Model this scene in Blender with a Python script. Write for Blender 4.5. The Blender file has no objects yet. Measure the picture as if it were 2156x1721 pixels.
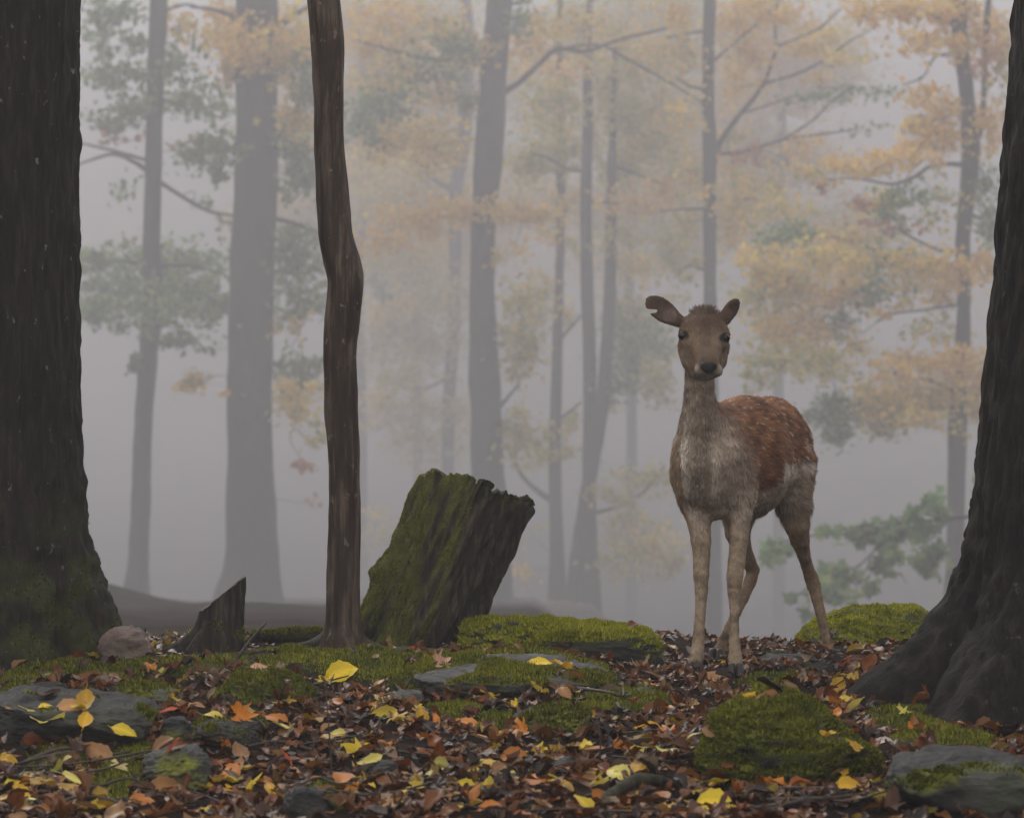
import bpy, math, random
import numpy as np
from mathutils import Vector, Matrix
from mathutils.bvhtree import BVHTree

random.seed(7)
rng = np.random.default_rng(11)
S = bpy.context.scene
C = S.collection

# ------------------------------------------------------------------ camera, sky, sun, exposure
FPX = 6562.0            # focal length in pixels of a 2156 px wide view
HC = 0.78               # camera height above the knoll
HZ = 689.0              # horizon row
cam = bpy.data.cameras.new('camera')
camo = bpy.data.objects.new('camera', cam)
C.objects.link(camo)
camo.location = (0, 0, HC)
camo.rotation_euler = (math.pi / 2, 0, 0)
cam.sensor_width = 36.0
cam.lens = 36.0 * FPX / 2156.0
cam.shift_y = -(860.5 - HZ) / 2156.0
cam.clip_start = 0.1
cam.clip_end = 2000
cam.dof.use_dof = True
cam.dof.focus_distance = 7.0
cam.dof.aperture_fstop = 9.5
S.camera = camo

SUN_EL, SUN_AZ = math.radians(42), math.radians(-28)      # behind the fog, up and to the left
W = bpy.data.worlds.new('World')
S.world = W
W.use_nodes = True
nt = W.node_tree
nt.nodes.clear()
out = nt.nodes.new('ShaderNodeOutputWorld')
bg = nt.nodes.new('ShaderNodeBackground')
sky = nt.nodes.new('ShaderNodeTexSky')
sky.sky_type = 'NISHITA'
sky.sun_disc = False
sky.sun_elevation = SUN_EL
sky.sun_rotation = SUN_AZ
sky.dust_density = 4.0
sky.air_density = 1.0
hs = nt.nodes.new('ShaderNodeHueSaturation')
hs.inputs['Saturation'].default_value = 0.12
tint = nt.nodes.new('ShaderNodeMix')
tint.data_type = 'RGBA'
tint.blend_type = 'MULTIPLY'
tint.inputs['Factor'].default_value = 1.0
tint.inputs['B'].default_value = (1.0, 0.965, 0.985, 1)
nt.links.new(sky.outputs[0], hs.inputs['Color'])
nt.links.new(hs.outputs[0], tint.inputs['A'])
cloud = nt.nodes.new('ShaderNodeMix')              # even overcast veil over the clear sky
cloud.data_type = 'RGBA'
cloud.inputs['Factor'].default_value = 0.75
cloud.inputs['B'].default_value = (14.0, 13.7, 13.9, 1)
nt.links.new(tint.outputs['Result'], cloud.inputs['A'])
nt.links.new(cloud.outputs['Result'], bg.inputs['Color'])
bg.inputs['Strength'].default_value = 0.10
nt.links.new(bg.outputs[0], out.inputs['Surface'])

sl = bpy.data.lights.new('sun', 'SUN')
sl.energy = 1.3
sl.angle = math.radians(25)
sl.color = (1.0, 0.96, 0.9)
so = bpy.data.objects.new('sun', sl)
C.objects.link(so)
sd = Vector((math.sin(SUN_AZ) * math.cos(SUN_EL), math.cos(SUN_AZ) * math.cos(SUN_EL), math.sin(SUN_EL)))
so.rotation_euler = sd.to_track_quat('Z', 'Y').to_euler()
so.location = sd * 50

S.view_settings.view_transform = 'Standard'
S.view_settings.look = 'None'
S.view_settings.exposure = 0.67
S.view_settings.gamma = 1.0
S.render.engine = 'CYCLES'
S.cycles.max_bounces = 8
S.cycles.volume_bounces = 3
S.cycles.transparent_max_bounces = 8
S.cycles.use_denoising = True
FOG = 0.0080

# ------------------------------------------------------------------ helpers
def P(px, py, d):
    return np.array([(px - 1078.0) / FPX * d, d, HC - (py - HZ) / FPX * d])

def gd(py, z=0.0):
    return FPX * (HC - z) / (py - HZ)

def _hash(ix, iy, iz, seed):
    n = (ix * 374761393 + iy * 668265263 + iz * 2147483647 + seed * 1274126177) & 0xFFFFFFFF
    n = ((n ^ (n >> 13)) * 1274126177) & 0xFFFFFFFF
    n = n ^ (n >> 16)
    return (n & 0xFFFFFF) / float(0xFFFFFF)

def vnoise(p, seed=0):
    p = np.asarray(p, dtype=np.float64)
    f = np.floor(p).astype(np.int64)
    t = p - f
    t = t * t * (3 - 2 * t)
    r = 0
    for dx in (0, 1):
        wx = t[:, 0] if dx else 1 - t[:, 0]
        for dy in (0, 1):
            wy = t[:, 1] if dy else 1 - t[:, 1]
            for dz in (0, 1):
                wz = t[:, 2] if dz else 1 - t[:, 2]
                r = r + wx * wy * wz * _hash(f[:, 0] + dx, f[:, 1] + dy, f[:, 2] + dz, seed)
    return r * 2 - 1

def fbm(p, octv=4, seed=0, gain=0.5):
    p = np.asarray(p, dtype=np.float64)
    a, s, r = 1.0, 1.0, 0
    for o in range(octv):
        r = r + a * vnoise(p * s + 17.3 * o, seed + o)
        a *= gain
        s *= 2.03
    return r

def smooth(a, b, x):
    t = np.clip((x - a) / (b - a), 0, 1)
    return t * t * (3 - 2 * t)

def interp(x, pts):
    return np.interp(x, [q[0] for q in pts], [q[1] for q in pts])

def mesh_obj(name, V, F, mat, parent=None, col=None, attrs=None, smooth_sh=True, normals=None):
    V = np.asarray(V, dtype=np.float32)
    if parent is not None:
        V = V - np.array(parent.location, dtype=np.float32)
    me = bpy.data.meshes.new(name)
    if isinstance(F, np.ndarray):
        n, k = F.shape
        me.vertices.add(len(V))
        me.vertices.foreach_set('co', V.ravel())
        me.loops.add(n * k)
        me.loops.foreach_set('vertex_index', F.astype(np.int32).ravel())
        me.polygons.add(n)
        me.polygons.foreach_set('loop_start', np.arange(0, n * k, k, dtype=np.int32))
        me.update(calc_edges=True)
    else:
        me.from_pydata([tuple(v) for v in V], [], [tuple(f) for f in F])
    if smooth_sh:
        me.polygons.foreach_set('use_smooth', np.ones(len(me.polygons), dtype=bool))
    if col is not None:
        a = me.color_attributes.new('Col', 'FLOAT_COLOR', 'POINT')
        c4 = np.ones((len(V), 4), dtype=np.float32)
        c4[:, :3] = col
        a.data.foreach_set('color', c4.ravel())
    for k, v in (attrs or {}).items():
        a = me.attributes.new(k, 'FLOAT', 'POINT')
        a.data.foreach_set('value', np.asarray(v, dtype=np.float32))
    me.materials.append(mat)
    if normals is not None:
        me.normals_split_custom_set_from_vertices(np.asarray(normals, dtype=np.float32))
    me.update()
    o = bpy.data.objects.new(name, me)
    C.objects.link(o)
    if parent is not None:
        o.parent = parent
    return o

def empty(name, loc, label, cat, group=None):
    o = bpy.data.objects.new(name, None)
    o.empty_display_size = 0.1
    C.objects.link(o)
    o.location = tuple(float(v) for v in loc)
    tag(o, label, cat, group)
    return o

def tag(o, label, cat, group=None):
    o['label'] = label
    o['category'] = cat
    if group:
        o['group'] = group
    return o

def grid_faces(nu, nv, wrap=True):
    """rings of nu points, nv rings"""
    i = np.arange(nu if wrap else nu - 1)
    j = np.arange(nv - 1)
    I, J = np.meshgrid(i, j)
    I, J = I.ravel(), J.ravel()
    I2 = (I + 1) % nu
    return np.stack([J * nu + I, J * nu + I2, (J + 1) * nu + I2, (J + 1) * nu + I], 1)

def tube(pts, rad, n=8, wob=0.0, seed=0):
    """tapered tube through points; closed at both ends by tiny rings"""
    pts = np.asarray(pts, float)
    rad = np.asarray(rad, float)
    T = np.gradient(pts, axis=0)
    T /= np.linalg.norm(T, axis=1)[:, None] + 1e-9
    ref = np.array([0.31, 0.93, 0.2]) if abs(T[0][2]) > 0.7 else np.array([0.1, 0.2, 1.0])
    V = []
    th = np.linspace(0, 2 * np.pi, n, endpoint=False)
    for p, r, t in zip(pts, rad, T):
        a = np.cross(t, ref); a /= np.linalg.norm(a) + 1e-9
        b = np.cross(t, a)
        ring = p + r * (np.cos(th)[:, None] * a + np.sin(th)[:, None] * b)
        V.append(ring)
    V = np.concatenate(V)
    if wob:
        cen = np.repeat(pts, n, axis=0)
        d = V - cen
        V = cen + d * (1 + wob * fbm(V * (6.0 / (rad.mean() * 12 + 0.05)), 3, seed))[:, None]
    F = grid_faces(n, len(pts))
    m = len(V)
    V = np.concatenate([V, pts[:1], pts[-1:]])
    i = np.arange(n)
    cap0 = np.stack([np.full(n, m), (i + 1) % n, i, i], 1)
    cap1 = np.stack([np.full(n, m + 1), (len(pts) - 1) * n + i, (len(pts) - 1) * n + (i + 1) % n, (len(pts) - 1) * n + (i + 1) % n], 1)
    Ft = [tuple(f) for f in F] + [tuple(f[:3]) for f in cap0] + [tuple(f[:3]) for f in cap1]
    return V, Ft

def resample(pts, n):
    """Catmull-Rom through rows of any width"""
    pts = np.asarray(pts, float)
    if len(pts) == 2:
        t = np.linspace(0, 1, n)[:, None]
        return pts[0] * (1 - t) + pts[1] * t
    ext = np.concatenate([[2 * pts[0] - pts[1]], pts, [2 * pts[-1] - pts[-2]]])
    u = np.linspace(0, len(pts) - 1 - 1e-6, n)
    i = u.astype(int)
    t = (u - i)[:, None]
    p0, p1, p2, p3 = ext[i], ext[i + 1], ext[i + 2], ext[i + 3]
    return 0.5 * (2 * p1 + (p2 - p0) * t + (2 * p0 - 5 * p1 + 4 * p2 - p3) * t ** 2 + (3 * p1 - p0 - 3 * p2 + p3) * t ** 3)

def sample_surface(V, F, n, weight=None):
    """random points on triangles/quads: points, normals, face ids"""
    V = np.asarray(V, float)
    F = np.asarray(F)
    if F.shape[1] == 4:
        F = np.concatenate([F[:, [0, 1, 2]], F[:, [0, 2, 3]]])
    a, b, c = V[F[:, 0]], V[F[:, 1]], V[F[:, 2]]
    nn = np.cross(b - a, c - a)
    ar = np.linalg.norm(nn, axis=1)
    nn = nn / (ar[:, None] + 1e-12)
    w = ar.copy()
    if weight is not None:
        w = w * weight[F].mean(1)
    if w.sum() <= 0:
        return None
    idx = rng.choice(len(F), n, p=w / w.sum())
    r1, r2 = np.sqrt(rng.random(n)), rng.random(n)
    p = (1 - r1)[:, None] * a[idx] + (r1 * (1 - r2))[:, None] * b[idx] + (r1 * r2)[:, None] * c[idx]
    return p, nn[idx], F[idx]

def vert_normals(V, F):
    N = np.zeros_like(V)
    a, b, c = V[F[:, 0]], V[F[:, 1]], V[F[:, 2]]
    nn = np.cross(b - a, c - a)
    if F.shape[1] == 4:
        nn = nn + np.cross(V[F[:, 2]] - a, V[F[:, 3]] - a)
    for k in range(F.shape[1]):
        np.add.at(N, F[:, k], nn)
    return N / (np.linalg.norm(N, axis=1)[:, None] + 1e-12)

# ------------------------------------------------------------------ materials
class NB:
    def __init__(self, name):
        self.m = bpy.data.materials.new(name)
        self.m.use_nodes = True
        self.t = self.m.node_tree
        self.t.nodes.clear()
        self.out = self.t.nodes.new('ShaderNodeOutputMaterial')
    def n(self, typ, **kw):
        x = self.t.nodes.new(typ)
        for k, v in kw.items():
            if hasattr(x, k):
                setattr(x, k, v)
            else:
                x.inputs[k.replace('_', ' ')].default_value = v
        return x
    def l(self, a, b):
        self.t.links.new(a, b)
    def coords(self, scale=(1, 1, 1)):
        tc = self.n('ShaderNodeTexCoord')
        mp = self.n('ShaderNodeMapping')
        mp.inputs['Scale'].default_value = scale
        self.l(tc.outputs['Object'], mp.inputs['Vector'])
        return mp.outputs[0]
    def noise(self, vec, scale, detail=6, rough=0.6):
        x = self.n('ShaderNodeTexNoise')
        x.inputs['Scale'].default_value = scale
        x.inputs['Detail'].default_value = detail
        x.inputs['Roughness'].default_value = rough
        self.l(vec, x.inputs['Vector'])
        return x.outputs['Fac']
    def ramp(self, fac, stops):
        r = self.n('ShaderNodeValToRGB')
        e = r.color_ramp.elements
        while len(e) > 1:
            e.remove(e[-1])
        e[0].position, e[0].color = stops[0][0], (*stops[0][1], 1)
        for p, c in stops[1:]:
            x = e.new(p)
            x.color = (*c, 1)
        self.l(fac, r.inputs[0])
        return r.outputs[0]
    def mix(self, fac, a, b, blend='MIX'):
        x = self.n('ShaderNodeMix')
        x.data_type = 'RGBA'
        x.blend_type = blend
        for s, v in (('Factor', fac), ('A', a), ('B', b)):
            if hasattr(v, 'links') or hasattr(v, 'is_linked'):
                self.l(v, x.inputs[s])
            elif isinstance(v, (int, float)):
                x.inputs[s].default_value = v
            else:
                x.inputs[s].default_value = (*v, 1)
        return x.outputs['Result']
    def bump(self, h, strength=0.5, dist=0.005):
        b = self.n('ShaderNodeBump')
        b.inputs['Strength'].default_value = strength
        b.inputs['Distance'].default_value = dist
        self.l(h, b.inputs['Height'])
        return b.outputs[0]
    def bsdf(self, color, rough=0.8, spec=0.3, normal=None, rough_link=None):
        b = self.n('ShaderNodeBsdfPrincipled')
        if hasattr(color, 'is_linked'):
            self.l(color, b.inputs['Base Color'])
        else:
            b.inputs['Base Color'].default_value = (*color, 1)
        b.inputs['Roughness'].default_value = rough
        b.inputs['Specular IOR Level'].default_value = spec
        if rough_link is not None:
            self.l(rough_link, b.inputs['Roughness'])
        if normal is not None:
            self.l(normal, b.inputs['Normal'])
        return b.outputs[0]
    def attr(self, name, what='Color'):
        a = self.n('ShaderNodeAttribute')
        a.attribute_name = name
        return a.outputs[what]
    def done(self, sh):
        self.l(sh, self.out.inputs['Surface'])
        return self.m

def bark_mat(name, dark, mid, light, vscale=14, moss=None, spots=None, rough=0.75, bump=0.9, dist=0.006, zs=0.16):
    b = NB(name)
    v = b.coords((1, 1, zs))
    n1 = b.noise(v, vscale * 3, 8, 0.65)
    n2 = b.noise(b.coords((1, 1, 0.5)), 5, 4)
    col = b.ramp(n1, [(0.28, dark), (0.5, mid), (0.74, light)])
    col = b.mix(0.55, col, b.ramp(n2, [(0.3, (0.5, 0.5, 0.5)), (0.7, (1.3, 1.3, 1.3))]), 'MULTIPLY')
    if spots:
        s = b.noise(b.coords((1, 1, 0.6)), 45, 3, 0.6)
        f = b.ramp(s, [(0.66, (0, 0, 0)), (0.72, (1, 1, 1))])
        col = b.mix(f, col, spots)
    if moss:
        m = b.attr('moss', 'Fac')
        mn = b.noise(b.coords(), 60, 4)
        mc = b.ramp(mn, [(0.3, tuple(c * 0.45 for c in moss)), (0.7, moss)])
        col = b.mix(m, col, mc)
    nb = b.bump(n1, bump, dist)
    return b.done(b.bsdf(col, rough, 0.12, nb))

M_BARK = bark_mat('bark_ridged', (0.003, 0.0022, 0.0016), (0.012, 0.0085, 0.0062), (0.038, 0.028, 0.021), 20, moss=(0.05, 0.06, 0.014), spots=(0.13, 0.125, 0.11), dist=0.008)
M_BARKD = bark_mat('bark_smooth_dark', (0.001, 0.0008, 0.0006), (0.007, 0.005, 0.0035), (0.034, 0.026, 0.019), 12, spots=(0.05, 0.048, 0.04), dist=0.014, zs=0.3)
M_SAPLING = bark_mat('bark_sapling', (0.009, 0.006, 0.004), (0.036, 0.024, 0.016), (0.15, 0.11, 0.08), 16, spots=(0.14, 0.11, 0.08), rough=0.6, bump=0.5, dist=0.003, zs=0.1)
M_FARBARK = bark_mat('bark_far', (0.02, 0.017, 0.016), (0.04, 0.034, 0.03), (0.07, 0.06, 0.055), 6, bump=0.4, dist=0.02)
M_STUMP = bark_mat('rotten_wood', (0.006, 0.005, 0.004), (0.024, 0.018, 0.014), (0.10, 0.08, 0.06), 24, moss=(0.15, 0.155, 0.04), bump=1.0, dist=0.008, zs=0.12)
M_DEAD = bark_mat('weathered_wood', (0.006, 0.005, 0.004), (0.022, 0.018, 0.014), (0.085, 0.07, 0.052), 24, moss=(0.075, 0.09, 0.018), bump=0.9, dist=0.006, zs=0.1)
M_CUT = bark_mat('cut_wood', (0.06, 0.05, 0.045), (0.12, 0.10, 0.085), (0.2, 0.17, 0.15), 24, bump=0.5, dist=0.003, zs=1)
M_TWIG = bark_mat('twig_bark', (0.015, 0.011, 0.009), (0.04, 0.03, 0.024), (0.09, 0.07, 0.055), 20, rough=0.5, bump=0.3, dist=0.002, zs=1)

def rock_mat(name, a, b_, c):
    b = NB(name)
    v = b.coords((1, 1, 2.2))
    n1 = b.noise(v, 14, 10, 0.68)
    n2 = b.noise(b.coords(), 110, 4, 0.6)
    n3 = b.noise(b.coords(), 3.2, 3)
    col = b.ramp(n1, [(0.3, a), (0.52, b_), (0.72, c)])
    col = b.mix(0.5, col, b.ramp(n2, [(0.3, (0.55, 0.55, 0.55)), (0.7, (1.35, 1.35, 1.35))]), 'MULTIPLY')
    col = b.mix(b.ramp(n3, [(0.5, (0, 0, 0)), (0.7, (0.5, 0.5, 0.5))]), col, (0.05, 0.055, 0.03))
    m = b.attr('moss', 'Fac')
    mc = b.ramp(n2, [(0.3, (0.06, 0.068, 0.009)), (0.7, (0.20, 0.21, 0.02))])
    col = b.mix(m, col, mc)
    h = b.mix(0.35, n1, n2)
    return b.done(b.bsdf(col, 0.6, 0.16, b.bump(h, 0.9, 0.012)))

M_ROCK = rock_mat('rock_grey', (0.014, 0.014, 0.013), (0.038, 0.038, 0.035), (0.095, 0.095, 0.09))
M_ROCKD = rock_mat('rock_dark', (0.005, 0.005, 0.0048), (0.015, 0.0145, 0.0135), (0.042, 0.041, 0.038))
M_ROCKP = rock_mat('rock_pinkish', (0.05, 0.035, 0.028), (0.12, 0.085, 0.07), (0.22, 0.16, 0.13))
M_ROCKL = rock_mat('rock_pale', (0.06, 0.062, 0.06), (0.14, 0.145, 0.145), (0.25, 0.26, 0.26))

def soil_mat():
    b = NB('forest_soil')
    n1 = b.noise(b.coords(), 26, 8, 0.7)
    n2 = b.noise(b.coords(), 3, 5, 0.6)
    col = b.ramp(n1, [(0.3, (0.004, 0.003, 0.0025)), (0.5, (0.013, 0.0085, 0.006)), (0.7, (0.036, 0.02, 0.011))])
    col = b.mix(b.ramp(n2, [(0.45, (0, 0, 0)), (0.7, (0.6, 0.6, 0.6))]), col, (0.026, 0.014, 0.008))
    n5 = b.noise(b.coords(), 0.9, 6, 0.7)
    col = b.mix(0.8, col, b.ramp(n5, [(0.3, (0.25, 0.25, 0.25)), (0.7, (1.3, 1.2, 1.1))]), 'MULTIPLY')
    m = b.attr('moss', 'Fac')
    n4 = b.noise(b.coords(), 90, 3)
    mc = b.ramp(n4, [(0.3, (0.03, 0.036, 0.008)), (0.7, (0.09, 0.105, 0.018))])
    col = b.mix(m, col, mc)
    return b.done(b.bsdf(col, 0.9, 0.05, b.bump(n1, 1.0, 0.02)))
M_SOIL = soil_mat()

def leaf_mat(name, src, rough=0.38, trans=0.25, shade=True):
    b = NB(name)
    if src == 'attr':
        col = b.attr('Col')
    else:
        oi = b.n('ShaderNodeObjectInfo')
        col = oi.outputs['Color']
    if shade:
        n = b.noise(b.coords(), 55, 4, 0.65)
        col = b.mix(0.75, col, b.ramp(n, [(0.28, (0.3, 0.22, 0.16)), (0.5, (0.95, 0.95, 0.95)), (0.75, (1.25, 1.2, 1.1))]), 'MULTIPLY')
        v = b.attr('vein', 'Fac')
        col = b.mix(v, col, b.mix(1.0, col, (1.35, 1.3, 1.2), 'MULTIPLY'))
    p = b.bsdf(col, rough, 0.22)
    t = b.n('ShaderNodeBsdfTranslucent')
    b.l(col, t.inputs['Color'])
    mx = b.n('ShaderNodeMixShader')
    mx.inputs[0].default_value = trans
    b.l(p, mx.inputs[1])
    b.l(t.outputs[0], mx.inputs[2])
    return b.done(mx.outputs[0])
M_LEAF = leaf_mat('fallen_leaf', 'obj')
M_LITTER = leaf_mat('leaf_litter', 'attr', 0.33)
M_FOLIAGE = leaf_mat('foliage', 'attr', 0.6, 0.5, shade=False)

def col_mat(name, rough=0.9, spec=0.1, trans=0.0, sheen=0.0):
    b = NB(name)
    c = b.attr('Col')
    sh = b.bsdf(c, rough, spec)
    if sheen:
        for nd in b.t.nodes:
            if nd.type == 'BSDF_PRINCIPLED':
                nd.inputs['Sheen Weight'].default_value = sheen
                nd.inputs['Sheen Roughness'].default_value = 0.5
    if trans:
        t = b.n('ShaderNodeBsdfTranslucent')
        b.l(c, t.inputs['Color'])
        mx = b.n('ShaderNodeMixShader')
        mx.inputs[0].default_value = trans
        b.l(sh, mx.inputs[1]); b.l(t.outputs[0], mx.inputs[2])
        sh = mx.outputs[0]
    return b.done(sh)
M_MOSS = col_mat('moss_blades', 0.8, 0.15, trans=0.3)
M_HIDE = col_mat('deer_hide', 0.9, 0.08)
M_FUR = col_mat('deer_fur', 0.75, 0.12, trans=0.15)
b = NB('deer_eye'); M_EYE = b.done(b.bsdf((0.005, 0.004, 0.003), 0.12, 0.28))
b = NB('deer_nose'); M_NOSE = b.done(b.bsdf((0.007, 0.006, 0.006), 0.5, 0.22, b.bump(b.noise(b.coords(), 300, 2), 0.6, 0.001)))
b = NB('hoof'); M_HOOF = b.done(b.bsdf((0.02, 0.016, 0.013), 0.5, 0.3))

# ------------------------------------------------------------------ the ground
MOSS_PATCHES = []   # (X, Y, rx, ry)
def moss_patch(px0, px1, py0, py1):
    y0, y1 = gd(py1), gd(py0)
    yc = (y0 + y1) / 2
    MOSS_PATCHES.append(((((px0 + px1) / 2) - 1078) / FPX * yc, yc, (px1 - px0) / 2 / FPX * yc, (y1 - y0) / 2))
for q in [(-20, 110, 1425, 1480), (180, 340, 1395, 1445), (215, 330, 1570, 1690), (470, 660, 1375, 1420), (560, 900, 1385, 1440),
          (440, 600, 1440, 1500), (860, 1300, 1400, 1475), (1180, 1420, 1480, 1515), (1230, 1420, 1455, 1490), (1830, 2020, 1480, 1560),
          (1900, 2110, 1540, 1590), (780, 960, 1390, 1450), (1000, 1090, 1510, 1560), (520, 640, 1310, 1345), (620, 760, 1650, 1710), (1560, 1700, 1420, 1450), (330, 480, 1395, 1440), (0, 200, 1402, 1440), (60, 190, 1600, 1630), (1930, 2150, 1480, 1530), (900, 1010, 1490, 1530)]:
    moss_patch(*q)

def ground_h(x, y):
    x = np.asarray(x, float); y = np.asarray(y, float)
    a = x / np.maximum(y, 4.0)
    left = np.where(y < 13, -0.0955 * (y - 7.65), -0.511 - 0.0868 * (y - 13))
    right = -0.135 * (y - 7.6)
    t = smooth(0.005, 0.05, a)
    back = left * (1 - t) + right * t
    back = np.maximum(back, -15 + 3 * np.tanh(back / 30))
    w = smooth(7.3, 8.2, y)
    z = back * w
    z = np.where(y < 7.0, z - 0.006 * np.maximum(4.6 - y, 0), z)
    p = np.stack([x, y, np.zeros_like(x)], -1).reshape(-1, 3)
    near = (1 - smooth(7.6, 12, y)).reshape(-1)
    n = fbm(p * 2.3, 3, 3) * 0.020 + fbm(p * 9, 3, 5) * 0.010
    far = (fbm(p * 0.2, 3, 9) * 0.20 + fbm(p * 0.9, 4, 15, 0.65) * 0.17) * (0.10 + 0.9 * smooth(70, 150, y).reshape(-1)) + fbm(p * 1.3, 4, 19, 0.6) * 0.04
    far = far + 0.42 * np.exp(-((p[:, 0] + 6.0) / 1.3) ** 2 - ((p[:, 1] - 42) / 5.0) ** 2) + 0.10 * np.exp(-((p[:, 0] + 3.1) / 0.9) ** 2 - ((p[:, 1] - 36) / 4.0) ** 2)
    z = z.reshape(-1) + n * near + far * smooth(9, 20, y).reshape(-1)
    # knoll rises a little under the sapling and the mossy mound
    xx, yy = p[:, 0], p[:, 1]
    z = z + 0.030 * np.exp(-((xx + 0.37) / 0.22) ** 2 - ((yy - 7.25) / 0.22) ** 2)
    z = z + 0.045 * np.exp(-((xx - 0.0) / 0.20) ** 2 - ((yy - 6.85) / 0.16) ** 2)
    z = z + 0.030 * np.exp(-((xx - 0.80) / 0.2) ** 2 - ((yy - 6.6) / 0.3) ** 2)
    return z.reshape(x.shape)

def ground_moss(x, y):
    p = np.stack([x, y, np.zeros_like(x)], -1)
    n = fbm(p * 7, 3, 21)
    m = np.zeros(len(x))
    for (cx, cy, rx, ry) in MOSS_PATCHES:
        r = ((x - cx) / rx) ** 2 + ((y - cy) / ry) ** 2
        m = np.maximum(m, smooth(1.25, 0.45, r + 0.55 * n))
    return m

def axis_pts(dense0, dense1, step, lo, hi, grow=1.13):
    c = list(np.arange(dense0, dense1 + 1e-6, step))
    s = step
    while c[-1] < hi:
        s *= grow
        c.append(min(c[-1] + s, hi))
    s = step
    while c[0] > lo:
        s *= grow
        c.insert(0, max(c[0] - s, lo))
    return np.array(c)
gx = axis_pts(-1.5, 1.5, 0.017, -150, 150, 1.06)
gy = axis_pts(4.6, 8.2, 0.017, -25, 895, 1.032)
GX, GY = np.meshgrid(gx, gy)
GZ = ground_h(GX, GY)
gmoss = ground_moss(GX.ravel(), GY.ravel())
GZ = GZ + (gmoss * 0.012).reshape(GZ.shape)
GV = np.stack([GX, GY, GZ], -1).reshape(-1, 3)
GF = grid_faces(len(gx), len(gy), wrap=False)
gobj = mesh_obj('forest_floor', GV, GF, M_SOIL, attrs={'moss': gmoss})
gobj['kind'] = 'structure'
gobj['label'] = 'dark leaf-strewn forest floor falling away into the fog'

# collision geometry for resting things on
COLV, COLF = [], []
def collide(V, F):
    off = sum(len(v) for v in COLV)
    COLV.append(np.asarray(V, float))
    for f in F:
        COLF.append(tuple(int(i) + off for i in f))
near = (np.abs(GV[:, 0]) < 2.2) & (GV[:, 1] > 4.0) & (GV[:, 1] < 10)
idx = -np.ones(len(GV), int); idx[near] = np.arange(near.sum())
nf = GF[near[GF].all(1)]
collide(GV[near], idx[nf])

# ------------------------------------------------------------------ moss blades
MOSS_COL = np.array([[0.34, 0.34, 0.02], [0.2, 0.24, 0.025], [0.13, 0.15, 0.02], [0.46, 0.42, 0.04]])
def moss_blades(name, V, F, mask, n, parent, h=0.008, w=0.0022, tone=1.0, bright=0.5):
    h = h * 0.72
    r = sample_surface(V, F, n, mask)
    if r is None:
        return None
    p, nn, fid = r
    keep = rng.random(n) < np.clip(mask[fid].mean(1) * 1.6, 0, 1)
    p, nn = p[keep], nn[keep]
    n = len(p)
    clump = fbm(p * 55, 2, 31)
    up = nn + np.array([0, 0, 0.6]) + rng.normal(0, 0.45, (n, 3))
    up /= np.linalg.norm(up, axis=1)[:, None]
    side = np.cross(up, rng.normal(0, 1, (n, 3)))
    side /= np.linalg.norm(side, axis=1)[:, None] + 1e-9
    L = h * rng.uniform(0.5, 1.3, n) * (1 + 0.7 * clump)
    a = p - side * w - nn * 0.002
    b_ = p + side * w - nn * 0.002
    c = p + up * L[:, None]
    VV = np.stack([a, b_, c], 1).reshape(-1, 3)
    FF = np.arange(len(VV)).reshape(-1, 3)
    big = fbm(p * 12, 2, 37)
    k = np.clip(rng.normal(bright, 0.25, n) + 0.5 * big, 0, 1)
    base = MOSS_COL[2] * (1 - k)[:, None] + MOSS_COL[0] * k[:, None]
    hi = rng.random(n) < 0.10
    base[hi] = MOSS_COL[3]
    base = base * (tone * rng.uniform(0.7, 1.25, n))[:, None]
    col = np.repeat(base, 3, 0)
    nv = np.repeat(nn * 0.8 + up * 0.5, 3, 0)
    nv /= np.linalg.norm(nv, axis=1)[:, None]
    o = mesh_obj(name, VV, FF, M_MOSS, parent, col=col, smooth_sh=True, normals=nv)
    o['kind'] = 'stuff'
    return o

nearF = GF[((GV[GF[:, 0], 1] > 4.7) & (GV[GF[:, 0], 1] < 7.9) & (np.abs(GV[GF[:, 0], 0]) < 1.4))]
mo = moss_blades('moss_carpet', GV, nearF, gmoss, 90000, None, h=0.011, w=0.0021, tone=0.7, bright=0.4)
mo['label'] = 'low green moss carpeting patches of the forest floor'
mo['category'] = 'moss'

# ------------------------------------------------------------------ rocks
def ico(sub):
    import bmesh
    bm = bmesh.new()
    bmesh.ops.create_icosphere(bm, subdivisions=sub, radius=1)
    V = np.array([v.co[:] for v in bm.verts])
    F = np.array([[v.index for v in f.verts] for f in bm.faces])
    bm.free()
    return V, F
ICO5, ICO4 = ico(6), ico(5)

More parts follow.
